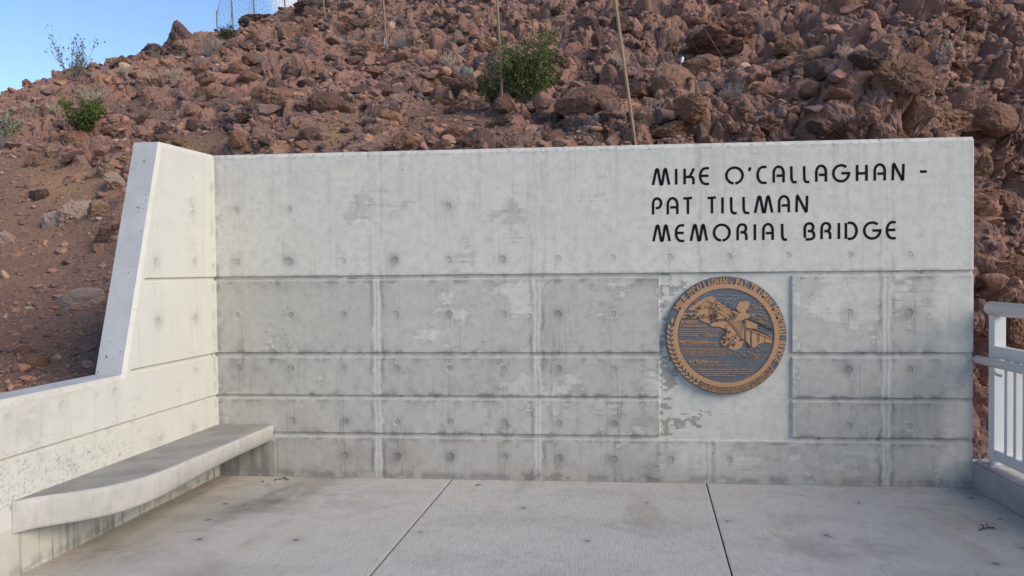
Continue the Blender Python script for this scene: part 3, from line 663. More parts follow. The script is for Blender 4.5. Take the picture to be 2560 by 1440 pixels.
    arch1 = [(712, 588), (740, 570), (780, 558), (822, 556), (868, 580), (915, 622), (955, 672), (990, 725), (1018, 772)]
    dl(arch1, .006); dl([(x+14, y-10) for x, y in arch1[3:]], .005)
    dl([(690, 430), (690, 520), (706, 610)], .005); dl([(705, 500), (716, 600)], .004)
    dl([(1046, 545), (1044, 765)], .006); dl([(1060, 545), (1058, 770)], .005)
    dl([(1060, 548), (1180, 600), (1320, 668)], .008); dl([(1075, 545), (1200, 595), (1325, 655)], .004); dl([(1062, 640), (1180, 672), (1328, 738)], .010); dl([(1062, 655), (1328, 760)], .005)
    dl([(1105, 665), (1103, 830)], .006); dl([(1118, 668), (1116, 830)], .004); dl([(1180, 690), (1176, 780)], .005); dl([(1192, 690), (1190, 780)], .004); dl([(1250, 720), (1248, 780)], .004)
    for j in range(9): dl([(1040, 560+j*2), (870+j*18, 590+j*17)], .0022)
    for j in range(12): dl([(700, 500+j*7), (735+j*5, 512+j*6)], .002)
    dl([(985, 770), (1015, 752), (1055, 765), (1080, 800), (1092, 835)], .008)
    for j in range(170):                                      # hatching of the slopes
        x = rng.uniform(640, 985); y = rng.uniform(350, 560); top = 322+abs(x-705)*.48
        if y < top+12 or (x > 905 and y > 545): continue
        dx = rng.uniform(14, 40); s = .45 if x > 705 else -.35
        dl([(x, y), (x+dx*.5, y+s*dx*.5+rng.uniform(-3, 3)), (x+dx, y+s*dx)], rng.uniform(.0009, .0018))
    for j in range(38):                                      # dark weathering of the left flank
        x, y = rng.uniform(490, 640), rng.uniform(385, 465)
        if y < 465-(x-470)*.55: continue
        dl([(x, y), (x+rng.uniform(8, 30), y-rng.uniform(2, 16))], rng.uniform(.0015, .003))
    for j in range(60):
        x, y = rng.uniform(820, 960), rng.uniform(600, 810)
        if (x-830)*.9 > (y-560): continue
        dl([(x, y), (x+rng.uniform(5, 14), y+rng.uniform(6, 16))], .0025)
    for j in range(45):
        x, y = rng.uniform(430, 650), rng.uniform(492, 535); dl([(x, y), (x+rng.uniform(4, 14), y+rng.uniform(3, 10))], .002)
    mb.build('engraved_lines', M['groove'], o)
    mb = MB()
    for q, pts in enumerate([[(640, 315), (680, 303), (720, 312), (780, 306), (830, 316), (880, 308), (940, 318), (1010, 322), (1085, 322)], [(770, 350), (830, 345), (880, 355), (920, 342), (960, 352), (1000, 340), (1050, 360)], [(830, 395), (880, 385), (905, 400), (960, 405)], [(850, 365), (900, 345), (930, 372), (960, 360)], [(900, 420), (960, 425)],
                             [(470, 470), (540, 420), (600, 370), (660, 330)], [(1100, 500), (1180, 505), (1270, 520)], [(1120, 470), (1200, 478), (1260, 490)]]):
        ribbon(mb, [pl(*p) for p in pts], .0035, yf-.004-.0001*q, yf)
    mb.build('ridge_outlines', M['pale_line'], o)
    y0 = yf-.005
    def tl(t, x, y, h, x1):
        mb = MB(); a, b = pl(x, y); c, _ = pl(x1, y); text_line(mb, t, a, b, h/588*PR, c-a, y0, yf); mb.build('inscription_line', M['copper'], o)
    tl('IN MEMORY', 402, 594, 34, 575); tl('OF THESE MEN OF HEROIC SPIRIT', 388, 628, 20, 668); tl("MIKE O'CALLAGHAN", 386, 793, 34, 678); tl('1929-2004', 690, 793, 18, 775); tl('SOLDIER - TEACHER - GOVERNOR - COMMUNITY LEADER', 392, 815, 12, 775)
    tl('PAT TILLMAN', 480, 990, 34, 678); tl('1976-2004', 690, 990, 18, 780); tl('PATRIOT - ATHLETE - SOLDIER - HUSBAND - BROTHER', 498, 1014, 12, 920); tl('14 OCTOBER 2010', 622, 724, 20, 775)
    body = [('who served their country with honor and whose lives', 385, 655, 845), ('have inspired all who knew them and all who follow', 380, 676, 852), ('generations to come and cross this bridge', 385, 697, 690), ('this memorial bridge.', 385, 718, 575),
            ('Decorated veteran, teacher and two-term governor who', 405, 852, 845), ('worked tirelessly and spoke for those who had no voice', 412, 872, 905), ('and who gave a lifetime of service to the people and', 420, 892, 905), ('to his country, he remains an example to us all', 430, 914, 830),
            ('An athlete, scholar and soldier who left a career in sport', 540, 1055, 1160), ('to serve his country and his fellow soldiers with honor', 560, 1076, 1135), ('and whose courage and sense of duty continue to', 600, 1096, 1075), ('inspire us and all who follow him', 640, 1117, 955)]
    for t, x, y, x1 in body: tl(t, x, y, 12.5, x1)
plaque()

# ------------------------------------------------------------------ kerb and railing on the right
def kerb():
    mb = MB(); KZ = .195
    P = [(6.345, -.05), (6.345, KZ-.012), (6.357, KZ), (6.62, KZ), (6.74, KZ), (6.752, KZ-.012), (6.752, -3.1)]
    ys = [.16, -14.0]; n = len(P); V = [(x, y, z) for y in ys for x, z in P]
    mb.add(V, [(k, k+1, n+k+1, n+k) for k in range(n-1)]); mb.add([V[k] for k in range(n)], [], [(0, k+1, k) for k in range(1, n-1)])
    tag(mb.build('kerb', M['kerb']), kind='structure')
kerb()
def railing():
    o = empty('railing', (6.5, -.2, .195), 'pale grey painted steel railing with thick pipe top rail on the kerb beside the wall', 'railing')
    base = .195; posts = (-.035, -1.9, -3.9, -5.9, -7.9, -9.9, -11.9)
    for y in posts:
        mb = MB(); mb.box(6.452, 6.542, y-.09, y, base+.014, 1.40); bevel(mb.build('post', M['rail'], o), .006)
        mb = MB(); mb.box(6.392, 6.602, y-.17, y+.085, base, base+.014); bp = mb.build('base_plate', M['steel'], o)
        for bx, by in ((6.415, y+.055), (6.58, y+.055), (6.415, y-.14), (6.58, y-.14)):
            mb = MB(); mb.tube([(bx, by, base+.014), (bx, by, base+.03)], .017, 6); mb.build('nut', M['steel'], bp, loc=(0, 0, 0))
            mb = MB(); mb.tube([(bx, by, base+.03), (bx, by, base+.062)], .0085, 8); mb.build('anchor_bolt', M['steel'], bp, loc=(0, 0, 0))
    def pipe(name, x, z, r, y0, y1):
        mb = MB(); k = np.linspace(0, math.pi/2, 6)
        pts = [(x, y0+r*.75*(1-math.sin(t))-r*.0, z) for t in k]+[(x, y1, z)]; rad = [max(r*math.sin(t), r*.03) for t in k]+[r]
        pts[0] = (x, y0+r*.75, z); mb.tube(pts, rad, 24); return mb.build(name, M['rail'], o, True)
    pipe('top_rail', 6.497, 1.447, .057, .020, -13.5)
    pipe('handrail', 6.378, 1.040, .0335, -.012, -13.5)
    for name, z0, z1 in (('mid_rail', 1.062, 1.158), ('bottom_rail', .250, .336)):
        for a, b in zip(posts[:-1], posts[1:]):
            mb = MB(); mb.box(6.456, 6.516, b, a-.09, z0, z1); bevel(mb.build(name, M['rail'], o), .006)
    for a, b in zip(posts[:-1], posts[1:]):
        n = 12; k = 0
        for j in range(n):
            y = a-.09-.135-(j)*((a-.09-b-.2)/(n)); k += 1
            mb = MB(); mb.box(6.462, 6.510, y-.042, y, .330, 1.066); bevel(mb.build('baluster', M['rail'], o), .004)
        mb = MB(); ym = a-.20
        mb.tube([(6.456, ym, .935), (6.42, ym, .945), (6.39, ym, .975), (6.378, ym, 1.012)], .011, 8); mb.build('handrail_bracket', M['rail'], o, True)
    mb = MB(); mb.box(6.375, 6.62, -13.5, -.12, base-.01, base+.0); 
    return o
railing()
mb = MB()
rg = random.Random(2); top = []
N = 60
for k in range(N+1):
    y = -.10-k*.16; top.append((6.398+rg.uniform(-.008, .008), y, 6.70))
V = []
for x0, y, x1 in top: V += [(x0-.012, y, .192), (x0, y, .208), (x1, y, .209), (x1+.01, y, .192)]
mb.add(V, [(4*k+q, 4*k+q+1, 4*k+q+5, 4*k+q+4) for k in range(N) for q in range(3)]+[(0, 3, 2, 1)])
tag(mb.build('grout_bed', M['grout']), kind='structure')

# ------------------------------------------------------------------ hillside
CTRL = [  # sight line (pixel) and distance: what the photograph shows of the slope
 (0, 1010, 6.2), (100, 960, 6.4), (100, 850, 7.6), (100, 700, 9.3), (100, 550, 11.3), (100, 400, 13.6), (100, 300, 15.8), (100, 215, 18.5), (0, 240, 18.0), (0, 500, 12.0), (0, 750, 8.7),
 (300, 910, 7.0), (300, 780, 8.0), (300, 650, 9.3), (300, 500, 11.0), (300, 400, 12.3), (300, 260, 15.8), (300, 160, 20), (200, 190, 19), (370, 128, 22), (450, 395, 10.8), (450, 250, 14.5), (450, 105, 23),
 (600, 380, 9.5), (600, 250, 12.5), (600, 150, 16.2), (600, 78, 22), (520, 85, 22.5), (700, 50, 23.5), (750, 375, 9.0), (750, 200, 12.6), (750, 100, 17), (780, 14, 24), (850, -40, 24),
 (1000, 375, 8.5), (1000, 250, 10.3), (1000, 125, 13.3), (1000, 0, 17.5), (1000, -100, 22), (1250, 365, 8.1), (1250, 295, 9.2), (1250, 180, 11.2), (1250, 60, 13.5), (1250, -80, 17),
 (1585, 360, 7.7), (1585, 250, 8.9), (1585, 120, 10.8), (1585, 0, 12.8), (1585, -120, 15.5), (2000, 345, 7.5), (2000, 200, 8.7), (2000, 60, 10.3), (2000, -100, 12.5),
 (2300, 330, 7.4), (2300, 150, 8.6), (2300, 0, 9.8), (2300, -140, 11.5), (2500, 1150, 7.02), (2500, 900, 7.2), (2500, 700, 7.4), (2500, 500, 7.75), (2500, 340, 8.15), (2500, 150, 8.9), (2500, 0, 9.7), (2500, -140, 11),
 (2750, 1150, 6.9), (2750, 800, 7.2), (2750, 340, 7.9), (2750, 0, 9.4), (2750, -200, 11), (-250, 950, 6.3), (-250, 700, 9.0), (-250, 420, 13), (-250, 260, 17)]
C3 = [at(*c) for c in CTRL]
def drop(px, py, d, dd, dz): p = at(px, py, d); v = ray(px, py); v = v/np.linalg.norm(v[:2]); return np.array([p[0]+v[0]*dd, p[1]+v[1]*dd, p[2]+dz])
for px, py, d in ((-250, 260, 17), (0, 240, 18), (100, 215, 18.5), (200, 190, 19), (300, 160, 20), (370, 128, 22), (450, 105, 23), (520, 85, 22.5), (600, 78, 22), (700, 50, 23.5), (780, 14, 24), (850, -40, 24)):
    C3.append(drop(px, py, d, 4, .15)); C3.append(drop(px, py, d, 11, -2.0))
C3 += [np.array(p, float) for p in ((.5, .42, 2.25), (2, .42, 2.3), (3.5, .42, 2.2), (5, .42, 1.7), (6.2, .42, .5), (-.45, .2, 1.35), (-.5, -1, .85), (-.5, -2.2, .55), (-.55, -4, .2), (-2.5, -3.2, .5), (6.95, -.3, -.6), (7.2, -2, -2.2), (8.5, -2, -2.4), (8.6, -.2, -.4), (10, .2, .6), (1000*0+10, 9, 12), (-6, -3, 1.0), (-10, -1, 2.2), (-14, 4, 4.2))]
C3 = np.array(C3)
def tps(P, C, z, lam=.004):
    n = len(C); D = np.linalg.norm(C[:, None, :2]-C[None, :, :2], axis=2); K = np.where(D > 0, D*D*np.log(D+1e-9), 0)+lam*np.eye(n)
    A = np.zeros((n+3, n+3)); A[:n, :n] = K; A[:n, n] = 1; A[:n, n+1:] = C[:, :2]; A[n:, :n] = A[:n, n:].T
    w = np.linalg.solve(A, np.concatenate([z, np.zeros(3)])); out_ = np.zeros(len(P))
    for s in range(0, len(P), 40000):
        q = P[s:s+40000]; d = np.linalg.norm(q[:, None]-C[None, :, :2], axis=2); out_[s:s+40000] = np.where(d > 0, d*d*np.log(d+1e-9), 0)@w[:n]+w[n]+q@w[n+1:]
    return out_
FX, FY = 3.3, -6.8                                            # the mesh is finest where people stand and look at the hill
th = np.concatenate([np.linspace(-58, -39.5, 60), np.linspace(-39.4, 29.5, 1050), np.linspace(29.7, 48, 60)])
rr = np.concatenate([np.geomspace(4.9, 6.5, 30), np.geomspace(6.513, 10.6, 320), np.geomspace(10.63, 27, 320), np.geomspace(27.3, 48, 26)])
TH_, RR_ = np.meshgrid(np.radians(th), rr); gx = FX+RR_*np.sin(TH_); gy = FY+RR_*np.cos(TH_); shp = gx.shape
# thin plate surface on a coarser grid, then bilinear up-sampling
ti = np.linspace(0, len(th)-1, 160).round().astype(int); ri = np.linspace(0, len(rr)-1, 150).round().astype(int)
Zc = tps(np.stack([gx[np.ix_(ri, ti)].ravel(), gy[np.ix_(ri, ti)].ravel()], -1), C3, C3[:, 2]).reshape(len(ri), len(ti))
Zc = np.array([np.interp(np.arange(len(th)), ti, row) for row in Zc]); gz = np.array([np.interp(np.arange(len(rr)), ri, Zc[:, j]) for j in range(len(th))]).T
P = np.stack([gx, gy, gz], -1)
du = np.gradient(P, axis=1); dv = np.gradient(P, axis=0); NRM = np.cross(du, dv); NRM /= np.linalg.norm(NRM, axis=2)[..., None]+1e-12; NRM[NRM[..., 2] < 0] *= -1
P0 = P.reshape(-1, 3); N0 = NRM.reshape(-1, 3)
def gauss_px(px, py, sx, sy):
    """soft spot on the slope, given as seen in the photograph"""
    d = P0-CAM; z = d@CF; u = 1280+FPX*(d@CR)/z; v = 720-FPX*(d@CU)/z
    return np.exp(-((u-px)/sx)**2-((v-py)/sy)**2)
dirt = np.zeros(len(P0))
for s in ((80, 700, 190, 190, 1.1), (60, 920, 260, 120, 1.1), (170, 480, 110, 70, .9), (210, 620, 90, 110, .9), (60, 430, 120, 60, .5), (1130, 290, 130, 38, 1.0), (1200, 335, 200, 20, .8), (830, 325, 75, 55, 1.2), (480, 355, 90, 40, 1.1), (560, 250, 90, 22, .9), (330, 280, 90, 22, .7), (230, 240, 170, 40, .5), (1900, 300, 120, 18, .5), (2500, 500, 50, 60, .4)):
    dirt += s[4]*gauss_px(*s[:4])
dirt = np.clip(dirt*1.2+.6*(fbm(P0*1.1, 4, 5)-.5), 0, 1); dirt = sstep(.25, .75, dirt)
ochre = np.clip(.9*gauss_px(480, 365, 80, 30)+1.0*gauss_px(170, 455, 120, 55)+.8*gauss_px(830, 330, 60, 40)+.4*gauss_px(100, 600, 120, 50)+.3*gauss_px(60, 710, 60, 30), 0, .85)*(.4+1.0*fbm(P0*2.5, 3, 8))
crag = np.clip(gauss_px(2350, 200, 330, 260)+gauss_px(2500, 800, 150, 420)+.8*gauss_px(1900, 60, 500, 100)+.6*gauss_px(640, 310, 60, 50), 0, 1)
rough = 1-.93*dirt
warp = np.stack([fbm(P0*1.7+k*31, 3, 100+k)-.5 for k in range(3)], -1)
disp = (fbm(P0*.75, 4, 1)-.5)*.30*(.45+.55*rough)
cell_id = np.zeros(len(P0))
for sc, am, sd_ in ((.62, .20, 10), (1.35, .22, 11), (3.1, .105, 12), (7.0, .036, 13), (15., .010, 14)):
    f1, f2, off, rid = voronoi(P0*sc+warp*1.1+sd_*3.7, sd_)
    crev = np.clip((f2-f1)*2.6, 0, 1)**.6; tilt = off@np.array([.6, -.5, .45])*(rid*2-1)
    m = rough*(.75+.25*crag) if sc < 5 else (.25+.75*rough)
    disp = disp+am*m*((rid**1.6)*crev+.30*tilt*crev-.50*(1-crev)**1.5-.15+(.9*crag*np.clip(1-f1*f1*1.4, 0, 1) if sc > 2 else 0))
    if 2 < sc < 10: cell_id = cell_id+.5*rid
disp += (fbm(P0*9, 4, 60)-.5)*.030*(.5+.5*rough)+(fbm(P0*28, 3, 61)-.5)*.010
far = np.clip((np.hypot(P0[:, 0]-FX, P0[:, 1]-FY)-5)/4, 0, 1)
hide = sstep(.25, .9, P0[:, 1]); hide = np.where(P0[:, 0] < -.3, np.maximum(hide, sstep(-.3, -1.0, P0[:, 0])), hide); hide = np.where(P0[:, 0] > 6.5, 1, hide)
# walls of the hollow keep clear of the concrete
P1 = P0+N0*(disp*(.25+.75*hide))[:, None]
x, y = P1[:, 0], P1[:, 1]; wx = .0524*np.minimum(y, 0)
inside = ((y < .17) & (x > wx-.12) & (x < 6.70)) | ((y < -5.2) & (x > -2))
over = (y < .55) & (y > .1) & (x > -.2) & (x < 6.5); P1[:, 2] = np.where(over, np.minimum(P1[:, 2], H-.25), P1[:, 2])
lw = (x < wx-.1) & (x > wx-.7) & (y < .2); P1[:, 2] = np.where(lw, np.minimum(P1[:, 2], .92), P1[:, 2])
i = np.arange(len(P1)).reshape(shp); Q = np.stack([i[:-1, :-1], i[:-1, 1:], i[1:, 1:], i[1:, :-1]], -1).reshape(-1, 4)
keepq = ~(inside[Q].all(1)); Q = Q[keepq]
hill = link('hillside', np_mesh('hillside', P1, Q, None, False, {'dirt': dirt, 'ochre': np.clip(ochre, 0, .85), 'cell': cell_id}), M['hill'])
tag(hill, kind='structure')
sub = i[::2, ::2]; Qb = np.stack([sub[:-1, :-1], sub[:-1, 1:], sub[1:, 1:], sub[1:, :-1]], -1).reshape(-1, 4)
vis_q = ~(inside[Qb].any(1)); BVH = BVHTree.FromPolygons(P1.tolist(), Qb[vis_q].tolist())
def hit(px, py):
    d = ray(px, py); L = np.linalg.norm(d); h = BVH.ray_cast(Vector(CAM), Vector(d/L), 80)
    if h[0] is None: return None
    p = np.array(h[0]); return p, float((p-CAM)@CF), np.array(h[1])
def ground_at(x, y):
    h = BVH.ray_cast(Vector((x, y, 60)), Vector((0, 0, -1)), 100); return h[0].z if h[0] else 0.0

# ------------------------------------------------------------------ rocks
def ico(n):
    bm = bmesh.new(); bmesh.ops.create_icosphere(bm, subdivisions=n, radius=1); V = np.array([v.co[:] for v in bm.verts]); F = np.array([[v.index for v in f.verts] for f in bm.faces]); bm.free(); return V, F
ICO = {n: ico(n) for n in (2, 3, 4, 5)}
def rock_shape(seed, n, round_=0.0, am=.10):
    rng = np.random.default_rng(seed); V, F = ICO[n]; V = V.copy()
    for k in range(rng.integers(7, 11)):
        d = rng.normal(size=3); d /= np.linalg.norm(d); off = rng.uniform(.34+.42*round_, .74+.18*round_); o_ = np.clip(V@d-off, 0, None); V = V-o_[:, None]*d*(.96-.3*round_)
    U = V/np.linalg.norm(V, axis=1)[:, None]
    V = V+U*((fbm(V*1.7+seed, 3, seed)-.5)*2.2*am+(fbm(V*5+seed, 3, seed+1)-.5)*1.3*am*(1-.6*round_)+(fbm(V*11+seed, 2, seed+5)-.5)*.9*am*(1-.6*round_))[:, None]
    if n >= 4:
        f1, f2, off, rid = voronoi(V*2.6+seed, seed); V = V+U*((-.10*(1-np.clip((f2-f1)*3.5, 0, 1))**2+.07*(rid-.5))*(1-.85*round_))[:, None]
        V = V+U*((fbm(V*14+seed, 3, seed+2)-.5)*.12*(1-.65*round_)+(fbm(V*6+seed, 3, seed+6)-.5)*.16*(1-.75*round_))[:, None]
    lo, hi = V.min(0), V.max(0); return (V-(lo+hi)/2)/((hi-lo)/2), F
B = [  # boulders one can point to in the photograph: centre, width, height (pixels of the photo), hue, roundness, label
 (453, 97, 78, 85, .12, 0, 'dark jagged crag standing on the ridge against the sky'),
 (447, 134, 84, 44, .16, .2, 'dark broad boulder carrying the jagged crag on the ridge'),
 (380, 133, 66, 34, .10, .4, 'low dark boulder on the skyline just left of the jagged crag'),
 (380, 210, 74, 56, .62, .1, 'orange brown blocky boulder alone on the upper left slope'),
 (601, 181, 58, 46, .50, .5, 'rounded reddish boulder below the ridge, left of centre'),
 (499, 178, 46, 36, .42, .4, 'smaller red brown boulder left of the rounded one below the ridge'),
 (292, 335, 68, 46, .40, .1, 'angular red brown block just above the end of the wing wall'),
 (199, 348, 58, 42, .45, .2, 'tilted red brown rock in the row beside the green bush'),
 (143, 384, 68, 42, .58, .3, 'orange brown boulder at the top of the bare dirt slope'),
 (96, 410, 50, 40, .34, .5, 'dull rounded boulder leaning under the orange brown one at far left'),
 (722, 92, 62, 46, .45, .4, 'reddish rounded boulder under the netting on the ridge'),
 (769, 90, 40, 52, .30, .2, 'tall dark red rock right of the reddish ridge boulder'),
 (655, 52, 104, 34, .12, .2, 'long dark outcrop on the skyline under the net'),
 (770, 22, 100, 60, .14, 0, 'dark rock mass on the skyline at the end of the visible ridge'),
 (690, 258, 112, 76, .44, .1, 'big knobbly boulder clump on the slope left of centre'),
 (726, 348, 46, 42, .52, .6, 'egg shaped pinkish rock just above the wall top, left part'),
 (534, 243, 42, 28, .40, .6, 'smooth oval rock lying on bare dirt below the ridge, lower of a pair'),
 (512, 232, 42, 26, .50, .5, 'pale oval rock, upper of the pair on bare dirt below the ridge'),
 (375, 256, 32, 34, .48, .5, 'upright rounded rock below the orange brown blocky boulder'),
 (484, 312, 34, 30, .22, .8, 'round greyish stone on the slope left of the dirt hollow'),
 (408, 333, 42, 32, .08, .1, 'grey angular rock above the corner of the wing wall'),
 (598, 350, 38, 36, .46, .3, 'red brown rock directly above the left end of the wall'),
 (1465, 262, 150, 78, .34, .6, 'large brown domed boulder right of the green creosote bush'),
 (1458, 303, 44, 34, .50, .5, 'small round reddish rock at the foot of the domed boulder'),
 (1337, 264, 44, 30, .86, .3, 'pale pinkish rock under the creosote bush'),
 (1676, 207, 90, 88, .70, .75, 'orange egg shaped boulder right of the nearest fence post'),
 (1466, 72, 72, 52, .18, .2, 'grey purple boulder above the creosote bush'),
 (1135, 40, 52, 36, .60, .2, 'tan boulder near the top edge, left of the second post'),
 (961, 360, 62, 46, .60, .1, 'tan split block resting behind the wall top, left of a twin'),
 (1015, 357, 56, 46, .52, .1, 'tan split block resting behind the wall top, right of its twin'),
 (900, 372, 62, 26, .68, .3, 'pale tan low rock at the wall top, left of the split blocks'),
 (1159, 208, 62, 42, .22, .3, 'dark brown boulder just below the cactus'),
 (991, 217, 58, 26, .30, .1, 'flat dark slab above the dirt track'),
 (917, 130, 82, 46, .50, .1, 'broken tan ledge left of the third fence post'),
 (1535, 351, 28, 30, .52, .7, 'small red oval stone at the wall top left of the nearest post'),
 (1672, 328, 104, 44, .66, .1, 'wide tan slab behind the wall top right of the nearest post'),
 (1816, 112, 172, 98, .24, .05, 'largest grey brown block on the upper slope, flat faced'),
 (1750, 171, 86, 66, .42, .65, 'rounded red boulder under the largest grey brown block'),
 (2029, 148, 86, 48, .56, .3, 'tan boulder in the middle of the right hand slope'),
 (1969, 111, 76, 52, .40, .2, 'brown boulder beside the hollow right of the largest block'),
 (1935, 178, 54, 46, .38, .3, 'red brown cube-like rock below the tan boulder on the right'),
 (1915, 236, 82, 38, .36, .2, 'brown wedge shaped rock with a flat base, right slope'),
 (2170, 151, 84, 42, .06, .3, 'slanting grey stone high on the right slope'),
 (1945, 94, 34, 30, .42, .5, 'small round rock above the hollow on the right slope'),
 (2355, 131, 40, 52, .96, .1, 'pale cream knob of rock on the right hand crag'),
 (2483, 302, 98, 72, .48, .85, 'smooth round red brown boulder above the far right end of the wall'),
 (2489, 44, 92, 62, .66, .4, 'tan rounded boulder at the upper right corner'),
 (1811, 6, 74, 42, .52, .5, 'red rock cut by the top edge of the picture'),
 (1735, 272, 88, 62, .50, .3, 'broad red rock below the dry white bush'),
 (2028, 225, 42, 36, .34, .5, 'small oval brown rock left of the cracked ledge'),
 (2100, 236, 66, 28, .46, .1, 'cracked brick-like ledge on the right slope'),
 (2255, 195, 130, 95, .40, 0, 'massive craggy outcrop in the right hand slope'),
 (2365, 305, 104, 80, .70, .1, 'pale weathered crag just above the right part of the wall'),
 (208, 752, 106, 58, .90, .8, 'smooth pale pinkish boulder alone on the dirt left of the wing wall'),
 (134, 556, 48, 48, .98, .6, 'whitish round rock, leftmost of the cluster on the dirt slope'),
 (188, 540, 70, 72, .95, .1, 'white veined broken rock in the middle of the cluster on the dirt slope'),
 (246, 533, 54, 58, .62, .1, 'tan broken rock, rightmost of the cluster on the dirt slope'),
 (17, 601, 46, 42, .98, .4, 'white rock at the left edge of the picture'),
 (98, 490, 48, 30, .14, .3, 'dark flat stone above the whitish cluster'),
 (64, 882, 48, 32, .26, .3, 'dull brown rock low on the dirt above the parapet'),
 (262, 597, 48, 48, .10, .2, 'dark stone close to the wing wall edge'),
 (287, 462, 44, 60, .93, .05, 'white crumbly rock beside the upper part of the wing wall'),
 (268, 430, 50, 40, .78, .05, 'pinkish crumbly rock above the white one by the wing wall'),
 (2532, 668, 64, 54, .52, .4, 'pink brown rock in the cliff above the railing'),
 (2540, 830, 52, 62, .46, .2, 'red rock in the cliff seen through the railing'),
 (2455, 420, 40, 60, .50, .4, 'rounded rock hard against the right end of the wall'),
 (2500, 500, 70, 50, .36, .3, 'brown rock in the cliff halfway down the right edge')]
def set_tint(o, v): o['tint'] = float(v)
def fit_rock(o, px, py, wpx, hpx, rng, sink=.25):
    h = hit(px, py)
    if h is None:                                             # on the skyline: take the crest below it
        for k in range(1, 60):
            h = hit(px, py+k*2)
            if h: break
        dep = h[1]*1.01
    else: dep = h[1]
    a, b = wpx/2/FPX*dep, hpx/2/FPX*dep
    c = at(px, py, dep); f = ray(px, py); c = c-f/np.linalg.norm(f)*(.42*b) if h else c
    o.location = c; o.scale = (a*1.12, (a+b)/2*rng.uniform(.95, 1.2), b*1.2); o.rotation_euler = (rng.uniform(-.12, .12), rng.uniform(-.12, .12), rng.uniform(-.5, .5))
rng0 = random.Random(11)
TAKEN = []
for k, (px, py, wp_, hp, tint, rnd, lab) in enumerate(B):
    V, F = rock_shape(200+k, 5, rnd, .12); me = np_mesh('boulder', V, None, F, False)
    o = link('boulder', me, M['rock']); fit_rock(o, px, py, wp_, hp, rng0); set_tint(o, tint*.95 if tint < .2 else min(1, tint+.05) if tint > .85 else min(.77, tint+.22)); tag(o, lab, 'boulder', 'boulders on the hillside')
    TAKEN.append((np.array(o.location), max(o.scale)))
# loose medium rocks: a dozen shapes, each copy an object of its own
SH = []
for k in range(14):
    V, F = rock_shape(500+k, 4, .5*(k % 3 == 0), .11); SH.append(np_mesh('loose_rock', V, None, F, False))
ZONES = [('loose rock on the bare dirt slope left of the wing wall', lambda u, v: u < 330 and v > 400), ('loose rock on the left slope between the ridge and the wall top', lambda u, v: 0 < u < 850 and v <= 400),
         ('rock in the rubble behind the middle of the wall', lambda u, v: 850 <= u < 1600 and v < 380), ('rock in the rubble of the right hand slope above the wall', lambda u, v: 1600 <= u < 2437), ('rock in the steep cliff right of the wall end', lambda u, v: u >= 2437)]
cnt = 0; rg = random.Random(5); first = {}
while cnt < 225:
    u = rg.uniform(-10, 2570); v = rg.uniform(20, 1000 if (u < 320 or u > 2440) else 375)
    if u < 320 and v > 430 and rg.random() < .55: continue
    h = hit(u, v)
    if h is None or h[1] > 26: continue
    p, dep, nn = h; s = .085*math.exp(rg.gauss(0, .38))*(1+.012*dep)
    if u < 320 and v > 430: s *= .65
    if any(np.linalg.norm(p-q) < r+s*.6 for q, r in TAKEN): continue
    z = next((k for k, zf in enumerate(ZONES) if zf[1](u, v)), None)
    if z is None: continue
    ci = int(np.argmin(np.abs(P1[::7]-p).sum(1)))*7
    if (dirt[ci] > .55 and rg.random() < .7) or (crag[ci] > .6 and p[0] < 6.5 and rg.random() < .5): continue
    src = first.get(cnt % 14)
    if src is None: o = link('loose_rock', SH[cnt % 14], M['rock']); first[cnt % 14] = o
    else: o = src.copy(); col.objects.link(o)
    o.location = p-nn*s*(.25 if u > 1600 else 0); o.scale = (s*rg.uniform(.9, 1.5), s*rg.uniform(.8, 1.3), s*rg.uniform(.55, 1.0)); o.rotation_euler = (rg.uniform(-.4, .4), rg.uniform(-.4, .4), rg.uniform(0, 6.3))
    t = rg.random(); set_tint(o, .10+.62*t if t < .985 else .88); tag(o, ZONES[z][0], 'rock', ['rocks on the dirt slope', 'rocks on the left slope', 'rubble behind the middle of the wall', 'rubble on the right hand slope', 'rocks of the right hand cliff'][z])
    TAKEN.append((p, s)); cnt += 1
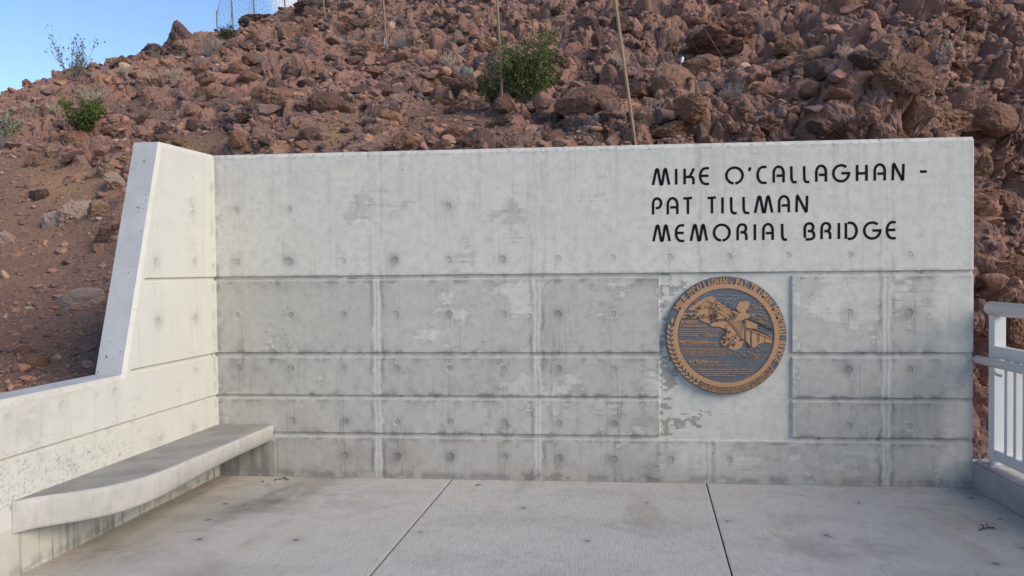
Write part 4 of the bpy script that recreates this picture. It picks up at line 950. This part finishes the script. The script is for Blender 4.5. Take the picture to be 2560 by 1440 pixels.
# countless small stones
def scree():
    rng = np.random.default_rng(9); cand = np.where((~inside) & (P1[:, 1] > -4))[0]
    d = np.hypot(P1[cand, 0]-FX, P1[cand, 1]-FY); ok = (d > 6.3) & (d < 28) & (np.abs(np.degrees(np.arctan2(P1[cand, 0]-FX, P1[cand, 1]-FY))+5) < 36); cand = cand[ok]
    hid = (P1[cand, 0] > -.3) & (P1[cand, 0] < 6.5) & (P1[cand, 1] < .5); cand = cand[~hid]
    nrock = 34000; ids = rng.choice(cand, nrock, replace=False); p = P1[ids]; nn = N0[ids]; dist = np.hypot(p[:, 0]-FX, p[:, 1]-FY)
    # screen-near places hold more candidates; sizes follow a steep power law with a floor that grows with distance
    lo = .0016*dist; s = lo*(rng.pareto(2.3, nrock)+1); s = np.minimum(s, .10+.002*dist); s = s*(1-.35*dirt[ids])
    patchy = sstep(.38, .60, fbm(p*.8+5, 3, 333)); keep = rng.random(nrock) < np.where(dirt[ids] > .5, .60, (.30+.70*patchy)*(1.0-.65*crag[ids]*(p[:, 0] < 6.5))); ids, p, nn, s = ids[keep], p[keep], nn[keep], s[keep]
    Vs, Ts, tint = [], [], []; base = 0
    SHP = [rock_shape(800+k, 2, .3, .10) for k in range(24)]; big = [rock_shape(900+k, 3, .2, .10) for k in range(12)]
    for j in range(len(ids)):
        V, F = (big[j % 12] if s[j] > .055 else SHP[j % 24]); a = rng.uniform(0, 6.28, 3); ca, sa = np.cos(a), np.sin(a)
        Rz = np.array([[ca[0], -sa[0], 0], [sa[0], ca[0], 0], [0, 0, 1]]); Rx = np.array([[1, 0, 0], [0, ca[1], -sa[1]], [0, sa[1], ca[1]]])
        sc_ = s[j]*np.array([rng.uniform(.8, 1.5), rng.uniform(.7, 1.2), rng.uniform(.45, .9)])
        Vs.append((V*sc_)@(Rz@Rx if j % 3 == 0 else Rz).T+p[j]+nn[j]*s[j]*(.08-.25*crag[ids[j]]*(p[j, 0] < 6.5))); Ts.append(F+base); base += len(V)
        t = rng.random(); tint.append(np.full(len(V), .02+.74*t if t < .985 else .88, np.float32))
    me = np_mesh('scree', np.concatenate(Vs), None, np.concatenate(Ts), False, {'tint': np.concatenate(tint)})
    return tag(link('scree', me, M['scree']), 'small reddish brown stones and rubble strewn over the whole hillside', 'scree', kind='stuff')
scree()

# ------------------------------------------------------------------ plants
def base_point(px, py):
    for k in range(80):
        h = hit(px, py+k)
        if h: return h[0], h[1]
    return at(px, py, 15), 15
def branches(mb, root, n, L, spread, r0, rng, lift=1.0, twig=2, flat=.0):
    """stems that fork outwards; returns the tip points"""
    tips = []
    for k in range(n):
        a = rng.uniform(0, 6.28); e = rng.uniform(.15, 1)*spread; d = np.array([math.cos(a)*e, math.sin(a)*e, lift]); d /= np.linalg.norm(d)
        l = L*rng.choice((rng.uniform(.45, .8), rng.uniform(.7, 1.12))); p = np.array(root)+np.array([math.cos(a), math.sin(a), 0])*.03; pts = [p]; c = d.copy()
        for q in range(5):
            c = c+np.array([rng.gauss(0, .14), rng.gauss(0, .14), .05]); c /= np.linalg.norm(c); p = p+c*l/5; pts.append(p)
        mb.tube(pts, np.linspace(r0, r0*.35, 6), 4, False); tips += pts[2:]
        for w in range(twig):
            q = rng.randrange(1, 5); c2 = (pts[q+1]-pts[q]); c2 = c2/np.linalg.norm(c2)+np.array([rng.gauss(0, .5), rng.gauss(0, .5), rng.gauss(.15, .3)]); c2 /= np.linalg.norm(c2); l2 = l*rng.uniform(.2, .42)
            tp = [pts[q], pts[q]+c2*l2*.5+np.array([0, 0, .01]), pts[q]+c2*l2+np.array([0, 0, .03*l2])]; mb.tube(tp, [r0*.5, r0*.35, r0*.2], 3, False); tips += tp[1:]
    return tips
def leaves(tips, n, size, spread, rng, elong=1.6):
    V, T, tint = [], [], []
    for k in range(n):
        c = tips[rng.randrange(len(tips))]+np.array([rng.gauss(0, spread) for _ in range(3)]); a = np.array([rng.gauss(0, 1) for _ in range(3)]); a /= np.linalg.norm(a); b = np.cross(a, [rng.gauss(0, 1) for _ in range(3)]); b /= np.linalg.norm(b)+1e-9
        s = size*rng.uniform(.6, 1.3); i0 = len(V); V += [c-a*s*elong/2, c+b*s*.5, c+a*s*elong/2, c-b*s*.5]; T.append((i0, i0+1, i0+2, i0+3)); g = min(1, max(0, rng.gauss(.45, .25))); tint += [g]*4
    return np_mesh('foliage', np.array(V), T, None, False, {'tint': np.array(tint)})
def shrub(name, px, py, hpx, label, cat, mat_l, mat_s, nst, spread, nleaf, lsize, group=None, r0=.007, twig=3, seed=1, clump=.03, lift=1.0):
    p, dep = base_point(px, py); L = hpx/FPX*dep*1.02; rng = random.Random(seed)
    o = empty(name, Vector(p), label, cat, group); mb = MB(); tips = branches(mb, p-np.array([0, 0, .04]), nst, L, spread, r0*dep/12, rng, lift, twig); mb.build('stems', mat_s, o)
    if nleaf: link('foliage', leaves(tips, nleaf, lsize*dep/12, clump*dep/12, rng), mat_l, o)
    return o
shrub('creosote_bush', 1322, 262, 165, 'dense bright green creosote bush behind the second fence post', 'bush', M['creosote'], M['stem'], 60, .70, 15000, .022, 'green bushes on the hillside', twig=6, seed=3, clump=.028)
shrub('creosote_bush', 1236, 262, 92, 'small leaning green bush left of the second fence post', 'bush', M['creosote'], M['stem'], 18, .75, 3200, .020, 'green bushes on the hillside', twig=4, seed=4, clump=.022)
shrub('creosote_bush', 216, 330, 84, 'dark green bush on the left slope beside pale dead twigs', 'bush', M['creosote'], M['stem'], 34, 1.15, 5200, .024, 'green bushes on the hillside', twig=4, seed=6, clump=.03)
shrub('ridge_shrub', 186, 200, 118, 'sparse bare-looking shrub standing on the ridge against the blue sky', 'bush', M['olive'], M['greystem'], 17, 1.0, 620, .020, None, r0=.006, twig=7, seed=8, clump=.02)
shrub('brittlebush', 8, 345, 78, 'pale grey green rounded bush at the left edge', 'bush', M['greyleaf'], M['drystem'], 46, .9, 3000, .020, None, twig=4, seed=9, clump=.03)
shrub('olive_shrub', 568, 105, 42, 'low olive bush on the crest under the net', 'bush', M['olive'], M['stem'], 26, 1.3, 1300, .02, None, twig=3, seed=10)
shrub('yucca', 392, 145, 30, 'small greenish spiky tuft beside the low dark boulder on the skyline', 'plant', M['greyleaf'], M['greyleaf'], 30, .9, 0, .02, None, twig=0, seed=12)
DRY = [(1555, 165, 48, 'pale dry spiny bush just left of the nearest fence post'), (1830, 240, 52, 'greyish dry bush between red rocks right of the egg shaped boulder'), (436, 196, 40, 'pale dry tuft below the dark skyline boulder'), (525, 140, 60, 'wide dead twiggy bush right of the jagged crag'),
       (232, 258, 52, 'straw coloured dead bush behind the green bush on the left'), (145, 282, 34, 'dry straw tuft left of the green bush'), (80, 276, 28, 'small dry tuft near the left edge'), (312, 185, 34, 'thin brown dry tuft on the upper left slope'), (690, 214, 34, 'sprawling dead twigs above the knobbly clump'),
       (1010, 120, 50, 'grey dead bush beside the third fence post'), (2112, 136, 34, 'dead twigs on the rubble of the right slope'), (12, 372, 48, 'pale bent dead stems at the left edge below the grey green bush'), (1128, 165, 46, 'bare dry bush above the cactus'), (560, 118, 26, 'dry tuft below the olive bush'), (1640, 280, 30, 'dry grass beside the egg shaped boulder')]
for k, (px, py, hp, lab) in enumerate(DRY):
    shrub('dry_bush', px, py, hp, lab, 'dry bush', None, M['greystem'] if 'grey' in lab or 'dead' in lab and k % 2 else M['drystem'], 46, 1.05, 0, 0, 'dry bushes on the hillside', r0=.0045, twig=4, seed=30+k, lift=.8)
def cactus():
    p, dep = base_point(1152, 193); o = empty('prickly_pear', Vector(p), 'small grey green prickly pear cactus at the edge of the dirt track', 'cactus'); V, F = ICO[3]; rng = random.Random(3); s = 15/FPX*dep
    for k in range(11):
        a = rng.uniform(-1, 1); c = np.array([a*s*1.5, rng.uniform(-.5, .5)*s, s*(.75+.35*rng.random()-.2*abs(a))]); w = V*np.array([.62, .16, .85])*s*rng.uniform(.75, 1.1); an = rng.uniform(-.9, .9); tl = a*.7
        Rz = np.array([[math.cos(an), -math.sin(an), 0], [math.sin(an), math.cos(an), 0], [0, 0, 1]]); Ry = np.array([[math.cos(tl), 0, math.sin(tl)], [0, 1, 0], [-math.sin(tl), 0, math.cos(tl)]])
        link('pad', np_mesh('pad', (w@Rz.T)@Ry.T+c, None, F, True), M['cactus'], o, loc=(0, 0, 0))
cactus()

# ------------------------------------------------------------------ rockfall fence
def fence():
    SP = [((1590, 372), (1538, 0), 7.72, .0165), ((1258, 300), (1243, 0), 9.2, .0165), ((968, 128), (958, 0), 13.4, .0165), ((819, 82), (808, 0), 18.0, .018), ((718, 68), (711, 0), 22.0, .018), ((637, 66), (634, 0), 23.5, .018), ((583, 70), (579, 0), 25.0, .018), ((543, 78), (541, 27), 26.0, .018)]
    F = empty('rockfall_fence', at(1258, 300, 9.2), 'tall netted fence of thin tan posts climbing the hill behind the wall', 'fence')
    foot, head = [], []
    for (b, t, dep, r) in SP:
        p = at(b[0], b[1], dep); q = at(t[0], t[1], dep*1.003); g = ground_at(p[0], p[1]); d = (q-p)/np.linalg.norm(q-p)
        top_ = p+d*(3.1 if dep < 15 else 2.9) if t[1] == 0 else q
        lowz = min(g, p[2])-.15; bot = p-d*((p[2]-lowz)/d[2]) if p[2] > lowz else p
        mb = MB(); mb.tube([bot, p, top_], r, 10); mb.build('post', M['post'], F, True); foot.append(np.array([p[0], p[1], max(g, p[2])+.02])); head.append(top_)
    head = np.array(head); foot = np.array(foot); V, Q = [], []; rng = random.Random(6); mb = MB()
    grid_rows = 18
    for s in range(len(SP)-1):
        a0, a1, b0, b1 = foot[s], foot[s+1], head[s], head[s+1]; L = np.linalg.norm(a1-a0); n = max(8, int(L/.15)); bulge = np.cross(a1-a0, [0, 0, 1]); bulge /= np.linalg.norm(bulge)
        G = np.zeros((n+1, grid_rows+1, 3)); ph = rng.uniform(0, 6)
        for i_ in range(n+1):
            u = i_/n; lo_ = a0*(1-u)+a1*u; hi_ = b0*(1-u)+b1*u+np.array([0, 0, -.28*4*u*(1-u)]); lo_[2] = max(lo_[2]-.5*math.sin(math.pi*u), ground_at(lo_[0], lo_[1])+.04) if s < 6 else lo_[2]-.3*math.sin(math.pi*u)
            for j in range(grid_rows+1):
                v = j/grid_rows; G[i_, j] = lo_*(1-v)+hi_*v+bulge*(.22*math.sin(math.pi*v)*math.sin(math.pi*u)+.02*math.sin(7*u+5*v+ph))+np.array([.012*math.sin(9*v+3*i_), 0, .014*math.sin(5*u*6+j*1.7+ph)])
        r = .0008+.00007*np.linalg.norm(foot[s]-CAM)
        for i_ in range(n+1): mb.tube(G[i_][::2], r, 3, False)
        for j in range(grid_rows+1): mb.tube(G[::2, j] if n % 2 == 0 else np.concatenate([G[::2, j], G[-1:, j]]), r if j < grid_rows else r*2, 3, False)
        if s < 2:                                             # slack netting bundled along the foot
            for k in range(9):
                pts = []
                for i_ in range(0, 21):
                    u = i_/20; q = a0*(1-u)+a1*u+bulge*(.10*math.sin(3*u+k)); q[2] = ground_at(q[0], q[1])+.04+.07*rng.random()+.05*math.sin(k*2+u*9); pts.append(q)
                mb.tube(pts, .0035, 3, False)
    mb.build('net', M['wire'], F)
    mb = MB()
    for (pa, da, pb) in (((1640, 62), 8.4, (1935, 335)), ((1600, 60), 8.0, (1800, 225)), ((1010, 180), 11.6, (1420, 260))):
        A_ = head[0] if pa[0] > 1500 else at(pa[0], pa[1], da); h = hit(*pb); Bp = h[0]
        A_ = at(pa[0], pa[1], da) if pa[0] < 1500 else A_
        pts = [A_*(1-u)+Bp*u+np.array([0, 0, -.10*4*u*(1-u)]) for u in np.linspace(0, 1, 14)]; mb = MB(); mb.tube(pts, .0035, 4, False); mb.build('guy_cable', M['wire'], F)
fence()
for (px, py, h_, lab) in ((1705, 165, 22, 'short white plastic marker pipe standing between rocks on the right slope'), (963, 113, 20, 'small white marker tube in a dark gap beside the third fence post')):
    p, dep = base_point(px, py); L = h_/FPX*dep; mb = MB(); mb.tube([p-np.array([0, 0, .05]), p+np.array([0, 0, L*.5]), p+np.array([.01, 0, L])], .016*dep/10, 10)
    tag(mb.build('marker_pipe', M['white'], None, True), lab, 'marker')

# ------------------------------------------------------------------ litter on the pavement
LEAF = [(.60, -.12), (.57, -.145), (.63, -.09), (.67, -.125), (.48, -.20), (2.34, -.20)]
mb = MB(); mb.add([(-.022, 0, .002), (-.006, -.008, .006), (.014, -.006, .004), (.024, .001, .009), (.012, .008, .004), (-.008, .007, .007)], [(0, 1, 4, 5), (1, 2, 3, 4)]); lm = mb.mesh('dead_leaf'); lf = None
for k, (a, b) in enumerate(LEAF):
    if lf is None: o = lf = link('dead_leaf', lm, M['dead'])
    else: o = lf.copy(); col.objects.link(o)
    o.location = (a, b, .003); o.rotation_euler = (0, 0, k*1.3); o.scale = (1.1, 1.3, 1)
    tag(o, 'tiny dark dead leaf lying on the pavement at the foot of the wall', 'leaf', 'dead leaves at the foot of the wall')
mb = MB(); c = np.array([5.96, -1.09, .006])
for pts in ([(-.07, -.03, 0), (-.03, .0, .006), (.02, .012, .008), (.05, .03, .004)], [(-.03, .0, .006), (-.015, .04, .012), (-.02, .06, .01)], [(0, .008, .008), (.012, .05, .02)], [(.02, .012, .008), (.045, -.004, .006)]):
    mb.tube([c+np.array(p) for p in pts], .004, 5)
tag(mb.build('twig', M['dead']), 'small forked dead twig lying on the right hand paving slab', 'twig')
